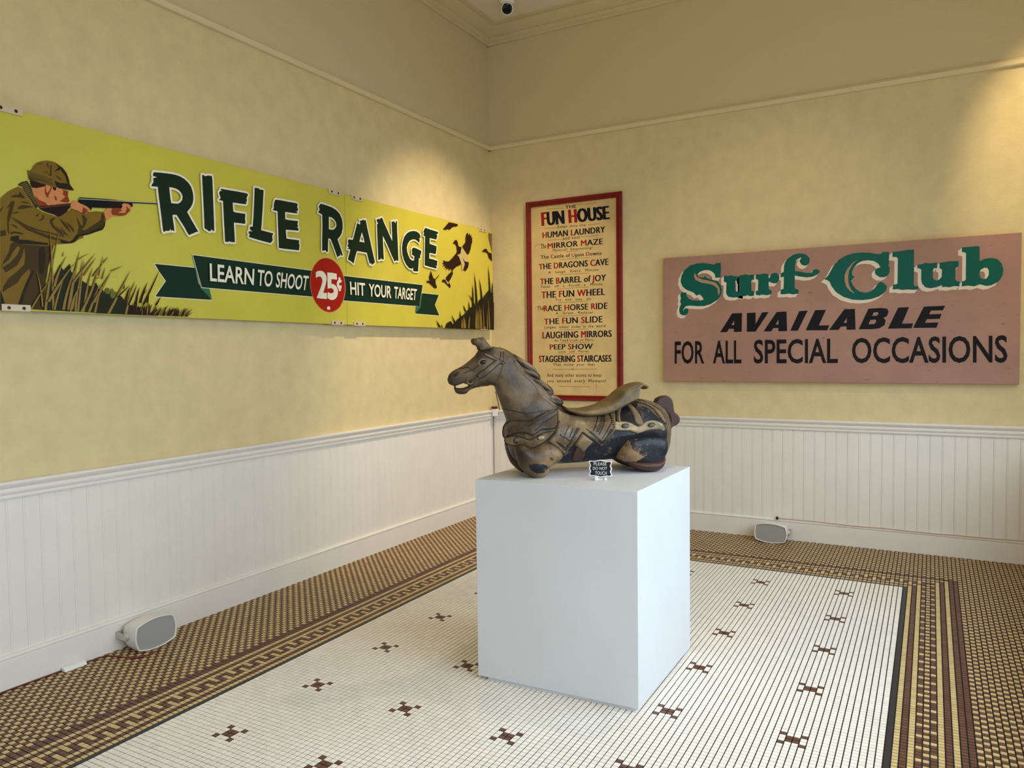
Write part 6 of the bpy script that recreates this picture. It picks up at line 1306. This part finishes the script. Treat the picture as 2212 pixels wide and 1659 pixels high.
SPR = speaker('white speaker with grey grille on the floor right of the pedestal', (2.603, -0.185, 0.0), R(0), 0.222, 0.076, 0.058, 0.130, 1, R(-1.5))
# ------------------------------------------------------------------ cables and small fittings
M_RW = mat('red_brown_cable', srgb(110,52,44), 0.5); M_PK = mat('tan_pink_cable', srgb(196,150,124), 0.5); M_BLKP = mat('black_plastic', srgb(20,18,18), 0.4)
M_WP = mat('white_plastic', srgb(240,238,234), 0.35); M_CLR = mat('milky_plastic', srgb(226,222,220), 0.25); M_CAP = mat('brown_cap', srgb(78,36,24), 0.5)
b = MB(); pts = [(0.026+0.003*math.sin(k*1.3), -6.2+k*0.1, 0.004) for k in range(22)]+[(0.05,-3.95,0.004),(0.12,-3.93,0.004),(0.20,-3.91,0.004),(0.235,-3.86,0.004),(0.225,-3.80,0.004),(0.24,-3.78,0.004)]
b.tube(pts, 0.0035, 6); tag(b.build('speaker_cable', M_RW, smooth=True), 'thin red-brown cable along the left wall floor edge to the speaker', 'cable')
b = MB(); b.add([(0.024,-4.165,0.0),(0.058,-4.165,0.0),(0.058,-4.055,0.0),(0.024,-4.055,0.0),(0.030,-4.165,0.020),(0.048,-4.165,0.016),(0.048,-4.055,0.016),(0.030,-4.055,0.020)], [(3,2,1,0),(4,5,6,7),(0,1,5,4),(1,2,6,5),(2,3,7,6),(3,0,4,7)])
tag(b.build('cable_cover', M_WP, bevel=0.002), 'short white plastic cable cover on the floor against the left baseboard', 'cable cover')
b = MB(); pts = [(2.63,-0.030,0.166)]+[(2.63+k*0.11, -0.0265, 0.1645+0.003*math.sin(k*0.9)-(0.006 if 7<k<11 else 0)) for k in range(1, 21)]
b.tube(pts, 0.003, 6); tag(b.build('wall_cable', M_PK, smooth=True), 'thin pinkish cable running along the top of the back wall baseboard', 'cable')
b = MB(); b.box(2.618,2.634,-0.036,-0.018,0.158,0.178); b.lathe([(0.005,0),(0.005,0.012),(0,0.014)], (2.626,-0.036,0.170), (0,-1,0), 8)
tag(b.build('cable_clip', M_BLKP, bevel=0.001), 'small black clip above the right speaker where the wall cable starts', 'clip')
cc = empty('corner_fitting', 'small milky plastic holder with a brown cap at the room corner on the chair rail', 'fitting', (0.052, -0.052, 0.90))
b = MB(); b.prism([(-0.004,-0.030),(0.030,-0.012),(0.034,0.010),(0.010,0.030),(-0.020,0.020),(-0.030,-0.004)], 'z', 0.0, 0.072); b.build('holder', M_CLR, cc, bevel=0.003)
b = MB(); b.lathe([(0,0),(0.030,0),(0.031,0.016),(0.026,0.020),(0,0.020)], (0.002,0,0.072), (0,0,1), 16); b.build('cap', M_CAP, cc)
b = MB(); b.tube([(0.026,-0.026,0.90),(0.026,-0.026,0.75),(0.025,-0.025,0.5),(0.026,-0.026,0.16),(0.030,-0.030,0.0)], 0.0035, 6); tag(b.build('hanging_cord', mat('grey_cord', srgb(96,88,76), 0.6), smooth=True), 'thin dark cord running down the room corner below the chair rail', 'cord')
# security camera on the ceiling
se = empty('security_camera', 'small white security camera with black lens on the ceiling near the corner', 'camera', (0.49, -0.49, ZC))
b = MB(); b.lathe([(0,0),(0.062,0),(0.062,-0.014),(0.050,-0.026),(0,-0.026)], (0,0,0), (0,0,1), 28); b.build('mount', M_WP, se, smooth=False)
dr = (CAM-Vector((0.49,-0.49,ZC))).normalized(); dr = Vector((dr.x*.9, dr.y, dr.z*.95)).normalized()
b = MB(); c0 = Vector((0,0,-0.066))-dr*0.03; b.lathe([(0,-0.05),(0.034,-0.042),(0.050,-0.02),(0.054,0.01),(0.052,0.05),(0.048,0.055),(0,0.055)], c0, dr, 28); b.build('camera_body', M_WP, se, smooth=True)
b = MB(); b.lathe([(0.044,0.054),(0.044,0.057),(0.030,0.060),(0,0.061)], c0, dr, 28); b.build('lens', mat('camera_lens_black', srgb(14,14,16), 0.15), se)
